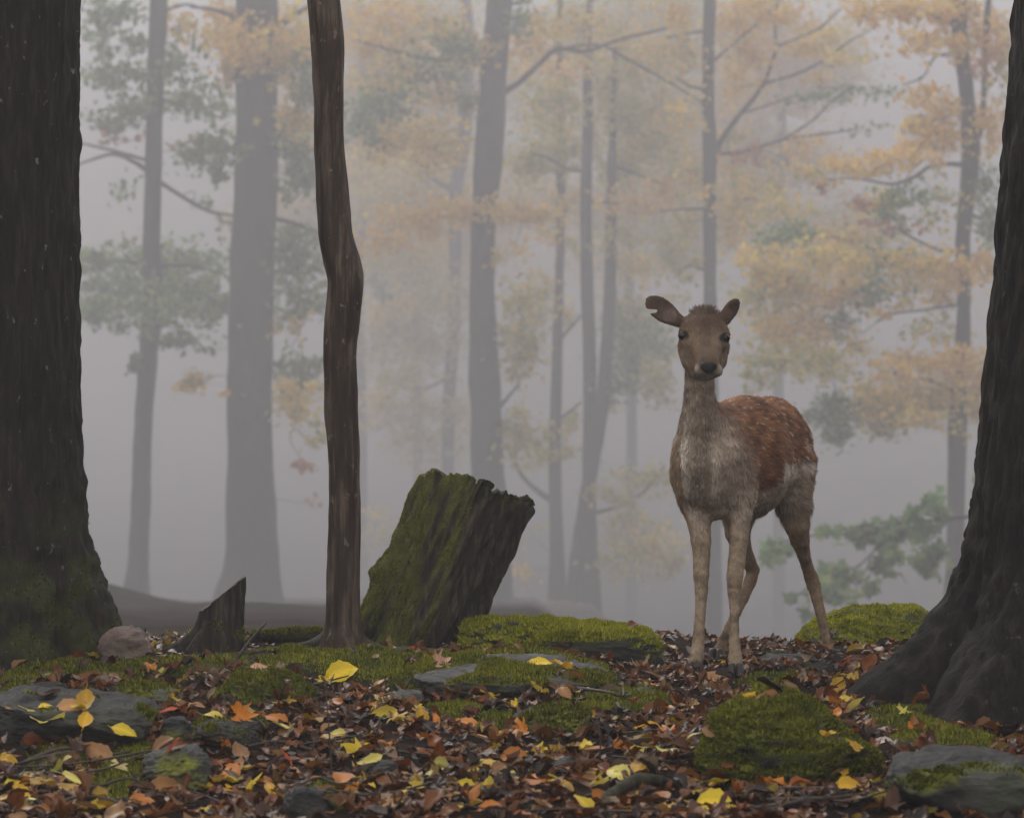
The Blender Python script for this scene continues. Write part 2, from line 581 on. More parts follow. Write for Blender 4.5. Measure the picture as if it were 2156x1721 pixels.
def rock(px0, px1, py0, py1, ry, label, mat=None, moss=0.0, seed=1, block=0.6, tilt=0.0, yaw=0.0, rough=0.09, d=None,
         nmoss=0, top_only=0.35, name='rock', group=None, mossh=0.009, tone=1.0, bright=0.5, cuts=5, skew=0.0, lift=0.0):
    d0 = gd(py1) if d is None else d - ry
    dc = d0 + ry
    cx = ((px0 + px1) / 2 - 1078) / FPX * dc
    rx = (px1 - px0) / 2 / FPX * dc
    zt = HC - (py0 - HZ) / FPX * (dc)
    zg = float(ground_h(np.array([cx]), np.array([dc]))[0])
    if d is not None:
        zg = HC - (py1 - HZ) / FPX * d0
    hgt = max(zt - zg, 0.012)
    zb = zg - 0.35 * hgt - 0.015
    rz = (zt - zb) / 2
    V, F = ICO5 if (px1 - px0) > 140 else ICO4
    V = V.copy()
    e = 1.0 - 0.45 * block
    q = np.sign(V) * np.abs(V) ** e
    q /= np.maximum(np.abs(q).max(0), 1e-9)
    loc = np.random.default_rng(seed)
    for _ in range(cuts):                         # broken planes
        nrm = loc.normal(0, 1, 3); nrm[2] = nrm[2] * 0.6
        nrm /= np.linalg.norm(nrm)
        s = q @ nrm
        lim = loc.uniform(0.72, 0.92)
        over = np.maximum(s - lim, 0)
        q = q - nrm[None] * (over * 0.88)[:, None]
    q[:, 2] += skew * q[:, 0]
    sc = np.array([rx, ry, rz])
    w = q * sc
    nr = V / np.linalg.norm(V, axis=1)[:, None]
    amp = rough * min(rx, rz * 1.5)
    strat = np.stack([w[:, 0], w[:, 1], w[:, 2] * 2.4], 1)
    w = w + nr * (amp * (fbm(w / max(rx, 0.05) * 1.6 + seed * 3.1, 3, seed) + 0.6 * fbm(strat / 0.035 + seed, 3, seed + 7)))[:, None]
    w = w + nr * (0.0022 * fbm(strat / 0.009 + seed, 2, seed + 3))[:, None]
    cy_, sy_ = math.cos(yaw), math.sin(yaw)
    ct, st = math.cos(tilt), math.sin(tilt)
    w = w @ np.array([[ct, 0, st], [0, 1, 0], [-st, 0, ct]])
    w = w @ np.array([[cy_, sy_, 0], [-sy_, cy_, 0], [0, 0, 1]])
    N = vert_normals(w, F)
    w = w + np.array([cx, dc, (zt + zb) / 2 + lift])
    m = np.zeros(len(w))
    if moss > 0:
        nz = fbm(w * 9 + seed, 3, seed + 50)
        up = smooth(top_only - 0.35, top_only + 0.35, N[:, 2] + 0.35 * nz)
        m = np.clip(up * smooth(1 - moss - 0.18, 1 - moss + 0.14, 0.5 + 0.5 * nz + 0.0), 0, 1)
    e_ = empty(name, (cx, dc, zg), label, 'rock', group)
    mesh_obj('stone', w, F, mat or M_ROCK, e_, attrs={'moss': m * 0.9})
    if nmoss and moss > 0:
        vis = m * smooth(0.03, -0.01, zg - w[:, 2])
        moss_blades('moss', w, F, vis, nmoss, e_, h=mossh, tone=tone, bright=bright)
    collide(w, F)
    return e_

rock(210, 318, 1318, 1390, 0.05, 'small pinkish angular rock at the foot of the big ridged trunk', M_ROCKP, 0.2, 3, 0.5, tilt=0.3, d=7.22)
rock(-60, 345, 1462, 1600, 0.19, 'broad dark rock slab carrying a stalked yellow leaf', M_ROCKD, 0.25, 5, 0.9, tilt=-0.05, nmoss=4000, rough=0.10, tone=0.6)
rock(300, 448, 1568, 1648, 0.085, 'small wedge-shaped grey rock in front of the dark slab', M_ROCK, 0.25, 8, 0.6, tilt=0.28)
rock(405, 558, 1512, 1580, 0.08, 'low mossy rock with an orange and a yellow leaf on top', M_ROCKD, 0.55, 9, 0.7, nmoss=7000, tone=0.55, bright=0.3)
rock(342, 420, 1508, 1578, 0.06, 'dark cracked rock wedged between slab and mossy rock', M_ROCKD, 0.1, 13, 0.8)
rock(470, 662, 1412, 1500, 0.10, 'sloping grey rock with moss on its lower face', M_ROCK, 0.6, 14, 0.5, tilt=-0.22, nmoss=9000, top_only=0.15, tone=0.6, bright=0.35)
rock(245, 405, 1440, 1500, 0.10, 'flat olive-grey rock behind the dark slab', M_ROCK, 0.4, 17, 0.7, tilt=-0.2, nmoss=3000, tone=0.5)
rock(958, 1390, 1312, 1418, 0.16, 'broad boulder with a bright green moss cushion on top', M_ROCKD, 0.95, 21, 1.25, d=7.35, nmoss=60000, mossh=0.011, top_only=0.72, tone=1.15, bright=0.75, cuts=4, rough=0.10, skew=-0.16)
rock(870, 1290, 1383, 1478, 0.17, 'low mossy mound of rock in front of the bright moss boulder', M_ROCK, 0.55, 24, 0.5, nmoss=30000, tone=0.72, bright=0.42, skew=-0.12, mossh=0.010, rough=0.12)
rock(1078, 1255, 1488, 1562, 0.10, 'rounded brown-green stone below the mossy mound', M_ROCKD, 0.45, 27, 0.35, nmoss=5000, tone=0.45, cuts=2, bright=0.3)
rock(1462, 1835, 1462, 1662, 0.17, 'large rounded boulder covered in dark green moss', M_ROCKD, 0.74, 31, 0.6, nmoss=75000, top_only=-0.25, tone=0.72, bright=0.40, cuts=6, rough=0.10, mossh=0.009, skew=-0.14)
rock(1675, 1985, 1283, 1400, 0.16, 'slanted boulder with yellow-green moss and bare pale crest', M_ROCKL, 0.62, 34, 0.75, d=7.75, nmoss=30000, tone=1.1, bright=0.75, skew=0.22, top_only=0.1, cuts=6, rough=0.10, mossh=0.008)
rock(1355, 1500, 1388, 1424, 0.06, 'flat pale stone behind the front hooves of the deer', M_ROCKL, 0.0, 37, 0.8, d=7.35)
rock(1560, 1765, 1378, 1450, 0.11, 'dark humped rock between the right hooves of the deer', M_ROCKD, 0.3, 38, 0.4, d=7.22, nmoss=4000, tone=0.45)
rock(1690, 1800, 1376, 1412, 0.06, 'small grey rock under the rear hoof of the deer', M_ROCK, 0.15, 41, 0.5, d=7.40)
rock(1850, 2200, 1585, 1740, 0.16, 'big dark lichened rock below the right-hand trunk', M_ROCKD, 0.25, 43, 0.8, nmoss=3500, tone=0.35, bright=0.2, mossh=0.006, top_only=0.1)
rock(985, 1035, 1380, 1402, 0.03, 'small smooth bluish grey stone beside the bright moss boulder', M_ROCKL, 0.0, 47, 0.3, d=7.1)
rock(595, 700, 1655, 1712, 0.05, 'dark wet stone sunk in leaf litter by a mossy patch', M_ROCKD, 0.15, 48, 0.3)
rock(1640, 1790, 1492, 1560, 0.10, 'smooth grey rock shoulder behind the large mossy boulder', M_ROCK, 0.3, 51, 0.5, d=6.45, tilt=0.25)
rock(1150, 1260, 1598, 1640, 0.06, 'dark pointed rock beside the half-buried log', M_ROCKD, 0.1, 53, 0.5)
rock(1100, 1295, 1268, 1330, 0.9, 'weathered rock ledge under the far double trunk', M_ROCKP, 0.0, 57, 0.8, d=115.0, rough=0.12)
rock(560, 680, 1360, 1400, 0.07, 'low dark stone under the roots of the crooked sapling', M_ROCKD, 0.5, 59, 0.4, d=7.25, nmoss=5000, tone=0.6)
rock(60, 150, 1432, 1470, 0.05, 'small dark stone behind the broad slab near the green leaf', M_ROCKD, 0.3, 63, 0.5, nmoss=1500, tone=0.5)
rock(395, 470, 1395, 1424, 0.05, 'mossy knuckle of stone below the slanted stump', M_ROCK, 0.6, 65, 0.4, nmoss=3000, tone=0.7)
rock(820, 905, 1452, 1492, 0.05, 'grey stone half sunk in litter below the leaning stump', M_ROCK, 0.3, 67, 0.5, nmoss=1200, tone=0.6)
rock(1320, 1400, 1448, 1478, 0.05, 'flat dark stone in moss in front of the pale flat stone', M_ROCKD, 0.3, 69, 0.6, nmoss=1500, tone=0.5)
rock(760, 850, 1600, 1640, 0.05, 'wet black stone in litter left of the half-buried log', M_ROCKD, 0.1, 71, 0.5)
rock(1280, 1360, 1620, 1665, 0.05, 'small wet rock near the end of the half-buried log', M_ROCKD, 0.0, 61, 0.5)

# ------------------------------------------------------------------ near trunks
def near_tree(name, label, d, edge, sgn, r_top, lobes, mat, top_z=7.0, lean=0.0, seed=1, ridge=0.010, rootlen=None, base_z=0.0, nmoss=0):
    """edge: (px,py) of the visible side; sgn=+1 edge is the trunk's right side"""
    zs = np.concatenate([np.arange(-0.08, 1.7, 0.012), np.linspace(1.75, top_z, 40)])
    ez = sorted([(HC - (py - HZ) / FPX * d, (px - 1078) / FPX * d) for px, py in edge])
    ex = np.interp(zs, [q[0] for q in ez], [q[1] for q in ez])
    slope = (ez[-1][1] - ez[-4][1]) / (ez[-1][0] - ez[-4][0])
    hi = zs > ez[-1][0]
    ex[hi] = ez[-1][1] + slope * (zs[hi] - ez[-1][0])
    z1 = 0.75
    x1 = np.interp(z1, [q[0] for q in ez], [q[1] for q in ez])
    ax = x1 + slope * (zs - z1)                       # axis follows the straight part
    base_off = np.maximum(sgn * (ex - ax), 0.0)       # extra flare on the visible side
    cx = ax - sgn * r_top
    taper = np.where(zs > 1.7, 1 - 0.45 * (zs - 1.7) / (top_z - 1.7), 1.0)
    n = 220
    th = np.linspace(0, 2 * np.pi, n, endpoint=False)
    V = []
    for z, c, f, tp in zip(zs, cx, base_off, taper):
        lob = np.zeros(n)
        for (ang, width, gain) in lobes:
            dd = np.angle(np.exp(1j * (th - ang)))
            lob = np.maximum(lob, gain * np.exp(-(dd / width) ** 2))
        R = r_top * tp + f * np.maximum(lob, 0.30)
        V.append(np.stack([c + R * np.cos(th), d + R * np.sin(th), np.full(n, z)], 1))
    V = np.concatenate(V)
    cen = np.repeat(np.stack([cx, np.full(len(zs), d), zs], 1), n, 0)
    dirv = V - cen
    rad = np.linalg.norm(dirv, axis=1)
    dirv /= rad[:, None]
    ang = np.tile(th, len(zs))
    q = np.stack([np.cos(ang) * 9, np.sin(ang) * 9, V[:, 2] * 3.2], 1)
    q2 = np.stack([np.cos(ang) * 26, np.sin(ang) * 26, V[:, 2] * 9], 1)
    rn = np.abs(fbm(q + seed, 3, seed)) * -1.0 + 0.3
    disp = ridge * rn + ridge * 0.7 * fbm(q2 + seed, 3, seed + 5)
    disp = disp + smooth(0.75, 0.1, V[:, 2]) * ridge * (0.9 * fbm(V * 22, 3, seed + 31) + 0.6 * np.abs(fbm(V * 45, 2, seed + 33)))
    V = V + dirv * disp[:, None]
    F = grid_faces(n, len(zs))
    mz = V[:, 2]
    moss = smooth(0.55, 0.05, mz + 0.25 * fbm(V * 7, 3, seed + 9)) * smooth(-0.2, 0.5, fbm(V * 15, 3, seed + 19) + 0.25)
    e = empty(name, (cx[7], d, base_z), label, 'tree')
    mesh_obj('trunk', V, F, mat, e, attrs={'moss': moss * 0.75})
    lowr = (zs < 1.3).sum()
    collide(V[:lowr * n], grid_faces(n, lowr))
    if nmoss:
        lowF = grid_faces(n, (zs < 0.5).sum())
        moss_blades('moss', V, lowF, moss * smooth(0.5, 0.1, mz), nmoss, e, h=0.007, tone=0.4, bright=0.2)
    top = np.array([cx[-1], d, top_z])
    return e, top, r_top

def leaf_fan(n):
    a = np.linspace(0, 2 * np.pi, n, endpoint=False)
    r = np.where(np.arange(n) % 2 == 0, 1.0, 0.55) * (1 + 0.15 * np.cos(a))
    return np.stack([r * np.cos(a), r * np.sin(a), 0.12 * np.cos(2 * a)], 1)
FAN = leaf_fan(10)

def foliage_mesh(cent, size, cols, flat=0.5):
    """lobed leaves: fan of triangles for every centre"""
    n = len(cent)
    k = len(FAN)
    nrm = rng.normal(0, 1, (n, 3)); nrm[:, 2] = np.abs(nrm[:, 2]) * (0.4 + flat)
    nrm /= np.linalg.norm(nrm, axis=1)[:, None]
    u = np.cross(nrm, rng.normal(0, 1, (n, 3))); u /= np.linalg.norm(u, axis=1)[:, None] + 1e-9
    v = np.cross(nrm, u)
    s = size[:, None, None]
    asp = rng.uniform(0.65, 1.0, n)[:, None, None]
    V = cent[:, None, :] + s * (FAN[None, :, 0:1] * u[:, None, :] + asp * FAN[None, :, 1:2] * v[:, None, :] + FAN[None, :, 2:3] * nrm[:, None, :])
    V = np.concatenate([cent[:, None, :], V], 1).reshape(-1, 3)
    i = np.arange(k)
    tri = np.stack([np.zeros(k, int), i + 1, (i + 1) % k + 1], 1)
    F = (np.arange(n)[:, None, None] * (k + 1) + tri[None]).reshape(-1, 3)
    return V, F, np.repeat(cols, k + 1, 0)

PAL = {
    'green': [(0.075, 0.13, 0.045), (0.11, 0.18, 0.06), (0.06, 0.10, 0.04), (0.16, 0.20, 0.06)],
    'olive': [(0.28, 0.26, 0.07), (0.34, 0.29, 0.08), (0.20, 0.22, 0.06), (0.40, 0.30, 0.07)],
    'yellow': [(0.52, 0.38, 0.08), (0.45, 0.34, 0.09), (0.55, 0.36, 0.07), (0.32, 0.29, 0.08)],
    'orange': [(0.50, 0.32, 0.08), (0.46, 0.26, 0.07), (0.52, 0.38, 0.08), (0.40, 0.28, 0.07)],
    'mixed': [(0.50, 0.36, 0.08), (0.45, 0.28, 0.07), (0.20, 0.23, 0.07), (0.40, 0.33, 0.08), (0.38, 0.24, 0.07)],
    'rust': [(0.30, 0.13, 0.06), (0.36, 0.18, 0.07), (0.24, 0.12, 0.06)],
}
def pal(name, n):
    c = np.array(PAL[name])
    return np.minimum(c[rng.integers(0, len(c), n)] * rng.uniform(1.15, 1.75, (n, 1)), 0.85)

def crown_above(e, top, r, palname, spread, n, size=0.06, seed=0):
    """limbs and leaves of the crown of a near tree, over the frame"""
    allc = []
    for k in range(9):
        a = k * 2.4 + seed
        st = top + np.array([0, 0, -0.45 * k * 0.5 - 0.1])
        ln = spread * rng.uniform(0.6, 1.0)
        end = st + np.array([math.cos(a) * ln, math.sin(a) * ln, ln * rng.uniform(0.3, 0.7)])
        mid = (st + end) / 2 + np.array([0, 0, 0.18 * ln])
        pts = resample([st, mid, end], 10)
        V, F = tube(pts, np.linspace(r * 0.35, 0.01, 10), 7, 0.1, k)
        mesh_obj('branch', V, F, M_FARBARK, e, attrs={'moss': np.zeros(len(V))})
        m = n // 9
        t = rng.uniform(0.25, 1.0, m)
        base = pts[(t * 9).astype(int)]
        allc.append(base + rng.normal(0, 1, (m, 3)) * np.array([0.5, 0.5, 0.28]) * spread * 0.42)
    cent = np.concatenate(allc)
    V, F, c = foliage_mesh(cent, rng.uniform(0.7, 1.25, len(cent)) * size, pal(palname, len(cent)))
    mesh_obj('crown', V, F, M_FOLIAGE, e, col=c, smooth_sh=False)

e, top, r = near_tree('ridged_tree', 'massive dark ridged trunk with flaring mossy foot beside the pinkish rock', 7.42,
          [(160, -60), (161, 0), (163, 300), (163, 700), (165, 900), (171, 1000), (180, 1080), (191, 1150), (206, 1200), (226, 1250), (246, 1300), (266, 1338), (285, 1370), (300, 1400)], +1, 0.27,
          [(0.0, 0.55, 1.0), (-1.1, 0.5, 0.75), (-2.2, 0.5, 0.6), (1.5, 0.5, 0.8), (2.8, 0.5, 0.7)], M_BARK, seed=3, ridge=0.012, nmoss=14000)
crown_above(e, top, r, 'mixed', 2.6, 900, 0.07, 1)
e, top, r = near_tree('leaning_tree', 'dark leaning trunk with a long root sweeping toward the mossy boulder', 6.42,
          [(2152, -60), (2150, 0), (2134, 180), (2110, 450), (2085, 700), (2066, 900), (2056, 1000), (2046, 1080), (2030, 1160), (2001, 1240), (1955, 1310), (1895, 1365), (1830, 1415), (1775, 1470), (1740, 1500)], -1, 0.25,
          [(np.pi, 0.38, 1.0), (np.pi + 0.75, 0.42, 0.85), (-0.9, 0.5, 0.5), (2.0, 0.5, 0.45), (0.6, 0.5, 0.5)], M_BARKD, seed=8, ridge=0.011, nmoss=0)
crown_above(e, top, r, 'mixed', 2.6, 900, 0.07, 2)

# crooked sapling
sp = [(724, 1385, 62), (722, 1368, 58), (722, 1345, 48), (722, 1310, 38), (722, 1250, 36), (725, 1100, 35), (724, 980, 34), (718, 850, 34), (716, 740, 34), (720, 680, 37), (728, 600, 38), (722, 555, 39), (708, 500, 36),
      (700, 400, 34), (694, 300, 31), (693, 200, 32), (692, 110, 34), (688, 60, 35), (682, 0, 35), (676, -120, 35), (684, -300, 34), (690, -600, 32)]
dS = 7.28
pts = np.array([np.append(P(a, b_, dS), w * dS / FPX) for a, b_, w in sp])
zl = pts[-1]
more = [np.append(zl[:3] + np.array([0.05 * k, 0.03 * k, 0.75 * k]), zl[3] * (1 - 0.17 * k)) for k in range(1, 5)]
pts = np.concatenate([pts, more])
rs = resample(pts, 260)
e = empty('crooked_sapling', (pts[1][0], dS, pts[1][2]), 'thin crooked brown sapling trunk standing beside the leaning mossy stump', 'tree')
V, F = tube(rs[:, :3], rs[:, 3], 40, 0.0)
cen = np.concatenate([np.repeat(rs[:, :3], 40, 0), rs[:1, :3], rs[-1:, :3]])
dv = V - cen
ln = np.linalg.norm(dv, axis=1)[:, None] + 1e-9
q = np.stack([dv[:, 0] / ln[:, 0] * 2.2, dv[:, 1] / ln[:, 0] * 2.2, V[:, 2] * 3.0], 1)
V = V + dv / ln * (0.0035 * fbm(q, 3, 4) + 0.0016 * fbm(V * np.array([60, 60, 14]), 3, 6))[:, None]
mesh_obj('trunk', V, F, M_SAPLING, e, attrs={'moss': np.zeros(len(V))})
for kk, (pp) in enumerate([[(700, 1350, 26), (640, 1368, 16), (560, 1382, 11), (500, 1392, 7)], [(745, 1352, 26), (800, 1372, 15), (860, 1382, 10), (905, 1396, 6)],
                           [(715, 1362, 28), (680, 1382, 18), (610, 1388, 13), (560, 1412, 7)], [(735, 1366, 26), (790, 1382, 17), (880, 1378, 12), (960, 1374, 9)]]):
    rr = []
    for i, (a, b_, w) in enumerate(pp):
        dd = dS - 0.03 * i * (1 if kk > 1 else 0.3)
        p = P(a, b_, dd)
        p[2] = max(p[2], float(ground_h(p[0:1], p[1:2])[0]) + 0.004)
        rr.append(np.append(p, w * dd / FPX))
    rr = resample(rr, 24)
    V, F = tube(rr[:, :3], rr[:, 3], 14, 0.18, kk)
    mesh_obj('root', V, F, M_DEAD, e, attrs={'moss': 0.5 * smooth(-0.1, 0.5, fbm(V * 20, 2, kk))})
    collide(V, F)
crown_above(e, pts[-1][:3], 0.05, 'olive', 1.2, 350, 0.06, 3)

# ------------------------------------------------------------------ leaning mossy stump
dT = 7.48
def stump_tall():
    L = [(1385, 742), (1330, 748), (1290, 755), (1260, 763), (1228, 775), (1202, 781), (1153, 822), (1109, 840), (1044, 864), (1002, 882), (980, 888)]
    R = [(1385, 978), (1332, 999), (1298, 1017), (1236, 1054), (1176, 1075), (1116, 1106), (1078, 1123), (1057, 1121), (1042, 1120), (1000, 1128), (980, 1130)]
    G = [(1385, 885), (1300, 912), (1200, 945), (1100, 975), (1000, 1003), (980, 1008)]       # ridge between the mossy and the dark face
    top = [(860, 1004), (882, 1002), (892, 1004), (903, 994), (916, 989), (928, 992), (938, 1003), (945, 1002), (955, 996), (975, 999), (990, 997), (999, 1001), (1001, 1019),
           (1006, 1017), (1010, 1003), (1018, 1005), (1024, 1012), (1030, 1031), (1050, 1035), (1077, 1041), (1095, 1048), (1108, 1047), (1121, 1055), (1126, 1062)]
    nu, nv = 170, 120
    V = []
    py_rows = np.linspace(1388, 985, nv)
    Lr = np.array([interp(-p, [(-a, b_) for a, b_ in L]) for p in py_rows])
    Rr = np.array([interp(-p, [(-a, b_) for a, b_ in R]) for p in py_rows])
    Gr = np.array([interp(-p, [(-a, b_) for a, b_ in G]) for p in py_rows])
    nfront = 110
    nback = nu - nfront
    for j, py in enumerate(py_rows):
        s = np.linspace(0, 1, nfront)
        pxs = Lr[j] + (Rr[j] - Lr[j]) * s
        g = (Gr[j] - Lr[j]) / (Rr[j] - Lr[j])
        # depth of the front: bulges to the ridge, dark face turns away
        dep = np.where(s < g, 0.115 * np.sin(np.clip(s / g, 0, 1) * np.pi / 2) ** 0.8, 0.115 - 0.125 * ((s - g) / (1 - g)) ** 1.25)
        sb = np.linspace(1, 0, nback + 2)[1:-1]
        pxb = Lr[j] + (Rr[j] - Lr[j]) * sb
        depb = -0.10 * np.sin(sb * np.pi) ** 0.7
        px = np.concatenate([pxs, pxb])
        dp = np.concatenate([dep, depb])
        pyv = np.maximum(py, np.interp(px, [q[0] for q in top], [q[1] for q in top]) + np.concatenate([np.zeros(nfront), 14 * np.sin(sb * np.pi)]))
        X = (px - 1078) / FPX * dT
        Z = HC - (pyv - HZ) / FPX * dT
        lean = 0.10 * (Z)                               # leans slightly back too
        V.append(np.stack([X, dT - dp + lean, Z], 1))
    V = np.concatenate(V)
    F = grid_faces(nu, nv)
    N = vert_normals(V, F)
    # grain runs along the lean
    ax = np.array([0.42, 0.1, 0.9]); ax /= np.linalg.norm(ax)
    along = V @ ax
    perp = V - along[:, None] * ax
    q = perp * 45 + (along * 5)[:, None] * ax
    q2 = perp * 110 + (along * 11)[:, None] * ax
    V = V + N * (0.017 * (-np.abs(fbm(q, 3, 71))) + 0.006 + 0.005 * fbm(q2, 3, 73))[:, None]
    i = np.tile(np.arange(nu), nv)
    px = 1078 + V[:, 0] / V[:, 1] * FPX
    pyy = HZ + (HC - V[:, 2]) / V[:, 1] * FPX
    ridge_px = np.interp(-pyy, [-a for a, _ in G], [b_ for _, b_ in G])
    moss = smooth(28, -30, px - ridge_px + 22 * fbm(q * 0.6, 3, 77)) * smooth(-0.55, 0.25, fbm(q, 3, 79) + 0.15)
    moss = np.maximum(moss, smooth(1075, 1045, pyy) * (px > 1020) * 0.5 * smooth(-0.2, 0.3, fbm(V * 30, 2, 80)))
    moss[i >= nfront] *= 0.4
    # closing cap, sunk
    capc = len(V)
    ring = (nv - 1) * nu + np.arange(nu)
    c = V[ring].mean(0) + np.array([0, 0.0, -0.03])
    inner = V[ring] * 0.45 + c * 0.55
    V2 = np.concatenate([V, inner, [c]])
    F2 = [tuple(f) for f in F]
    for k in range(nu):
        k2 = (k + 1) % nu
        F2.append((ring[k], ring[k2], capc + k2, capc + k))
        F2.append((capc + k, capc + k2, capc + nu))
    moss2 = np.concatenate([moss, np.full(nu + 1, 0.3)])
    e = empty('leaning_stump', ((870 - 1078) / FPX * dT, dT, 0.0), 'tall broken stump leaning right with mossy left face and dark right face', 'stump')
    mesh_obj('wood', V2, F2, M_STUMP, e, attrs={'moss': moss2 * 0.85})
    moss_blades('moss', V, F, moss * (i < nfront), 30000, e, h=0.0042, w=0.0018, tone=0.9, bright=0.25)
    collide(V2, F2)
stump_tall()

# ------------------------------------------------------------------ small slant-cut stump
def stump_small():
    d = 7.42
    n, nv = 90, 60
    th = np.linspace(0, 2 * np.pi, n, endpoint=False)
    bx = (462 - 1078) / FPX * d
    tx = (470 - 1078) / FPX * d
    V = []
    lob = np.zeros(n)
    for a, w, g in [(np.pi, 0.40, 0.155), (np.pi + 0.75, 0.3, 0.11), (-0.5, 0.3, 0.03), (1.2, 0.5, 0.03), (-1.45, 0.3, 0.06), (2.3, 0.4, 0.05)]:
        lob = np.maximum(lob, g * np.exp(-(np.angle(np.exp(1j * (th - a))) / w) ** 2))
    Rb = 0.050 + lob
    zc = lambda x: HC - ((1216 + (512 - (x / d * FPX + 1078)) * 0.80) - HZ) / FPX * d
    xt = tx + 0.052 * np.cos(th)
    yt = d + 0.05 * np.sin(th)
    zt = np.minimum(zc(xt), 0.205)
    for j in range(nv):
        v = j / (nv - 1)
        k = (1 - v) ** 1.7
        R = Rb
        z = -0.03 + (zt + 0.03) * v
        V.append(np.stack([(bx + R * np.cos(th)) * k + (tx + 0.052 * np.cos(th)) * (1 - k), d + (R * np.sin(th)) * k + 0.05 * np.sin(th) * (1 - k), z], 1))
    V = np.concatenate(V)
    F = grid_faces(n, nv)
    N = vert_normals(V, F)
    a = np.tile(th, nv)
    V = V + N * (0.005 * fbm(np.stack([np.cos(a) * 7, np.sin(a) * 7, V[:, 2] * 9], 1), 3, 91) + 0.0022 * fbm(np.stack([np.cos(a) * 25, np.sin(a) * 25, V[:, 2] * 25], 1), 2, 93))[:, None]
    e = empty('slanted_stump', (bx, d, 0.0), 'small dark stump with a slanting cut and spreading roots', 'stump')
    moss = 0.6 * smooth(0.1, 0.5, fbm(V * 16, 3, 95)) * smooth(0.12, 0.03, V[:, 2])
    mesh_obj('wood', V, F, M_DEAD, e, attrs={'moss': moss})
    ring = V[(nv - 1) * n:]
    c = ring.mean(0)
    capV = np.concatenate([ring, ring * 0.5 + c * 0.5, [c]]) + np.array([0, 0, 0.0012])
    capV[n:2 * n, 2] += 0.002 * np.cos(7 * th)
    FF = []
    for k in range(n):
        k2 = (k + 1) % n
        FF += [(k, k2, n + k2, n + k), (n + k, n + k2, 2 * n)]
    mesh_obj('cut_face', capV, FF, M_CUT, e, attrs={'moss': np.zeros(len(capV))})
    # tuft of moss on the front
    fp = V[(a > 4.2) & (a < 5.2) & (V[:, 2] > 0.055) & (V[:, 2] < 0.10)]
    moss_blades('moss', V, F, (moss + 1.2 * np.exp(-((V[:, 0] - (462 - 1078) / FPX * d) / 0.013) ** 2 - ((V[:, 2] - 0.075) / 0.014) ** 2) * (V[:, 1] < d)).clip(0, 1), 3000, e, h=0.011, tone=0.8)
    collide(V, F)
stump_small()

# ------------------------------------------------------------------ logs
def log(name, label, pts, mat=M_DEAD, n=18, wob=0.22, moss=0.3, seed=0, cat='log', nm=0):
    rr = []
    for (px, py, w, d) in pts:
        rr.append(np.append(P(px, py, d), w * d / FPX))
    rr = resample(rr, 50)
    V, F = tube(rr[:, :3], rr[:, 3], n, wob, seed)
    m = moss * smooth(-0.2, 0.4, fbm(V * 14, 3, seed + 3))
    e = empty(name, rr[len(rr) // 2][:3] - np.array([0, 0, rr[len(rr) // 2][3]]), label, cat)
    mesh_obj('wood', V, F, mat, e, attrs={'moss': m})
    collide(V, F)
    if nm:
        FQ = np.array([f for f in F if len(f) == 4])
        Nn = vert_normals(V, FQ)
        moss_blades('moss', V, FQ, smooth(0.1, 0.6, Nn[:, 2]), nm, e, h=0.008, tone=0.6)
    return e
log('fallen_log', 'dark half-buried log lying in the leaf litter', [(880, 1668, 22, 5.3), (980, 1652, 28, 5.36), (1120, 1640, 30, 5.4), (1240, 1636, 26, 5.42), (1310, 1640, 12, 5.42)], seed=2, moss=0.2)
log('fallen_branch', 'grey fallen branch behind the deer near the bright moss boulder', [(1310, 1376, 12, 7.62), (1380, 1370, 15, 7.66), (1450, 1374, 14, 7.7), (1500, 1380, 9, 7.74)], seed=4, moss=0.45)
log('fallen_branch', 'low grey log lying between the slanted stump and sapling', [(530, 1340, 13, 7.62), (590, 1338, 14, 7.6), (650, 1336, 15, 7.58), (690, 1340, 12, 7.56)], seed=6, moss=0.5, nm=3000)
log('surface_root', 'dark root arching over litter behind the dark slab', [(300, 1420, 8, 7.0), (345, 1408, 13, 7.02), (395, 1404, 14, 7.04), (430, 1410, 7, 7.05)], seed=8, moss=0.5, cat='root')
log('surface_root', 'curved dark root arching in the litter below the half-buried log', [(1245, 1712, 10, 5.05), (1290, 1670, 13, 5.1), (1350, 1640, 13, 5.2), (1420, 1652, 10, 5.25), (1470, 1672, 6, 5.25)], seed=10, moss=0.2, cat='root')
log('surface_root', 'thick dark root snaking beside the dark humped rock', [(1560, 1402, 8, 7.25), (1600, 1386, 10, 7.28), (1650, 1378, 11, 7.33), (1700, 1392, 8, 7.33)], seed=12, moss=0.5, cat='root')
log('surface_root', 'pale bare root crossing moss below the slanted stump', [(330, 1386, 9, 7.3), (400, 1392, 8, 7.22), (470, 1384, 8, 7.2), (560, 1372, 6, 7.3), (640, 1376, 5, 7.25)], seed=18, moss=0.3, cat='root')
log('fallen_branch', 'crooked grey branch in litter beside the rounded brown-green stone', [(860, 1478, 4, 6.5), (930, 1492, 7, 6.4), (985, 1500, 7, 6.3), (1010, 1530, 5, 6.1)], seed=20, moss=0.1)
log('fallen_branch', 'thin straight branch lying in litter near the wet black stone', [(590, 1588, 5, 5.68), (720, 1592, 7, 5.66), (860, 1586, 7, 5.7), (960, 1578, 4, 5.76)], seed=22, moss=0.1)
log('surface_root', 'low dark root reaching from the leaning trunk toward the boulder', [(1985, 1440, 44, 6.45), (1890, 1455, 34, 6.5), (1800, 1450, 24, 6.62), (1700, 1448, 15, 6.72), (1600, 1450, 8, 6.78)], M_BARKD, seed=14, moss=0.0, cat='root')
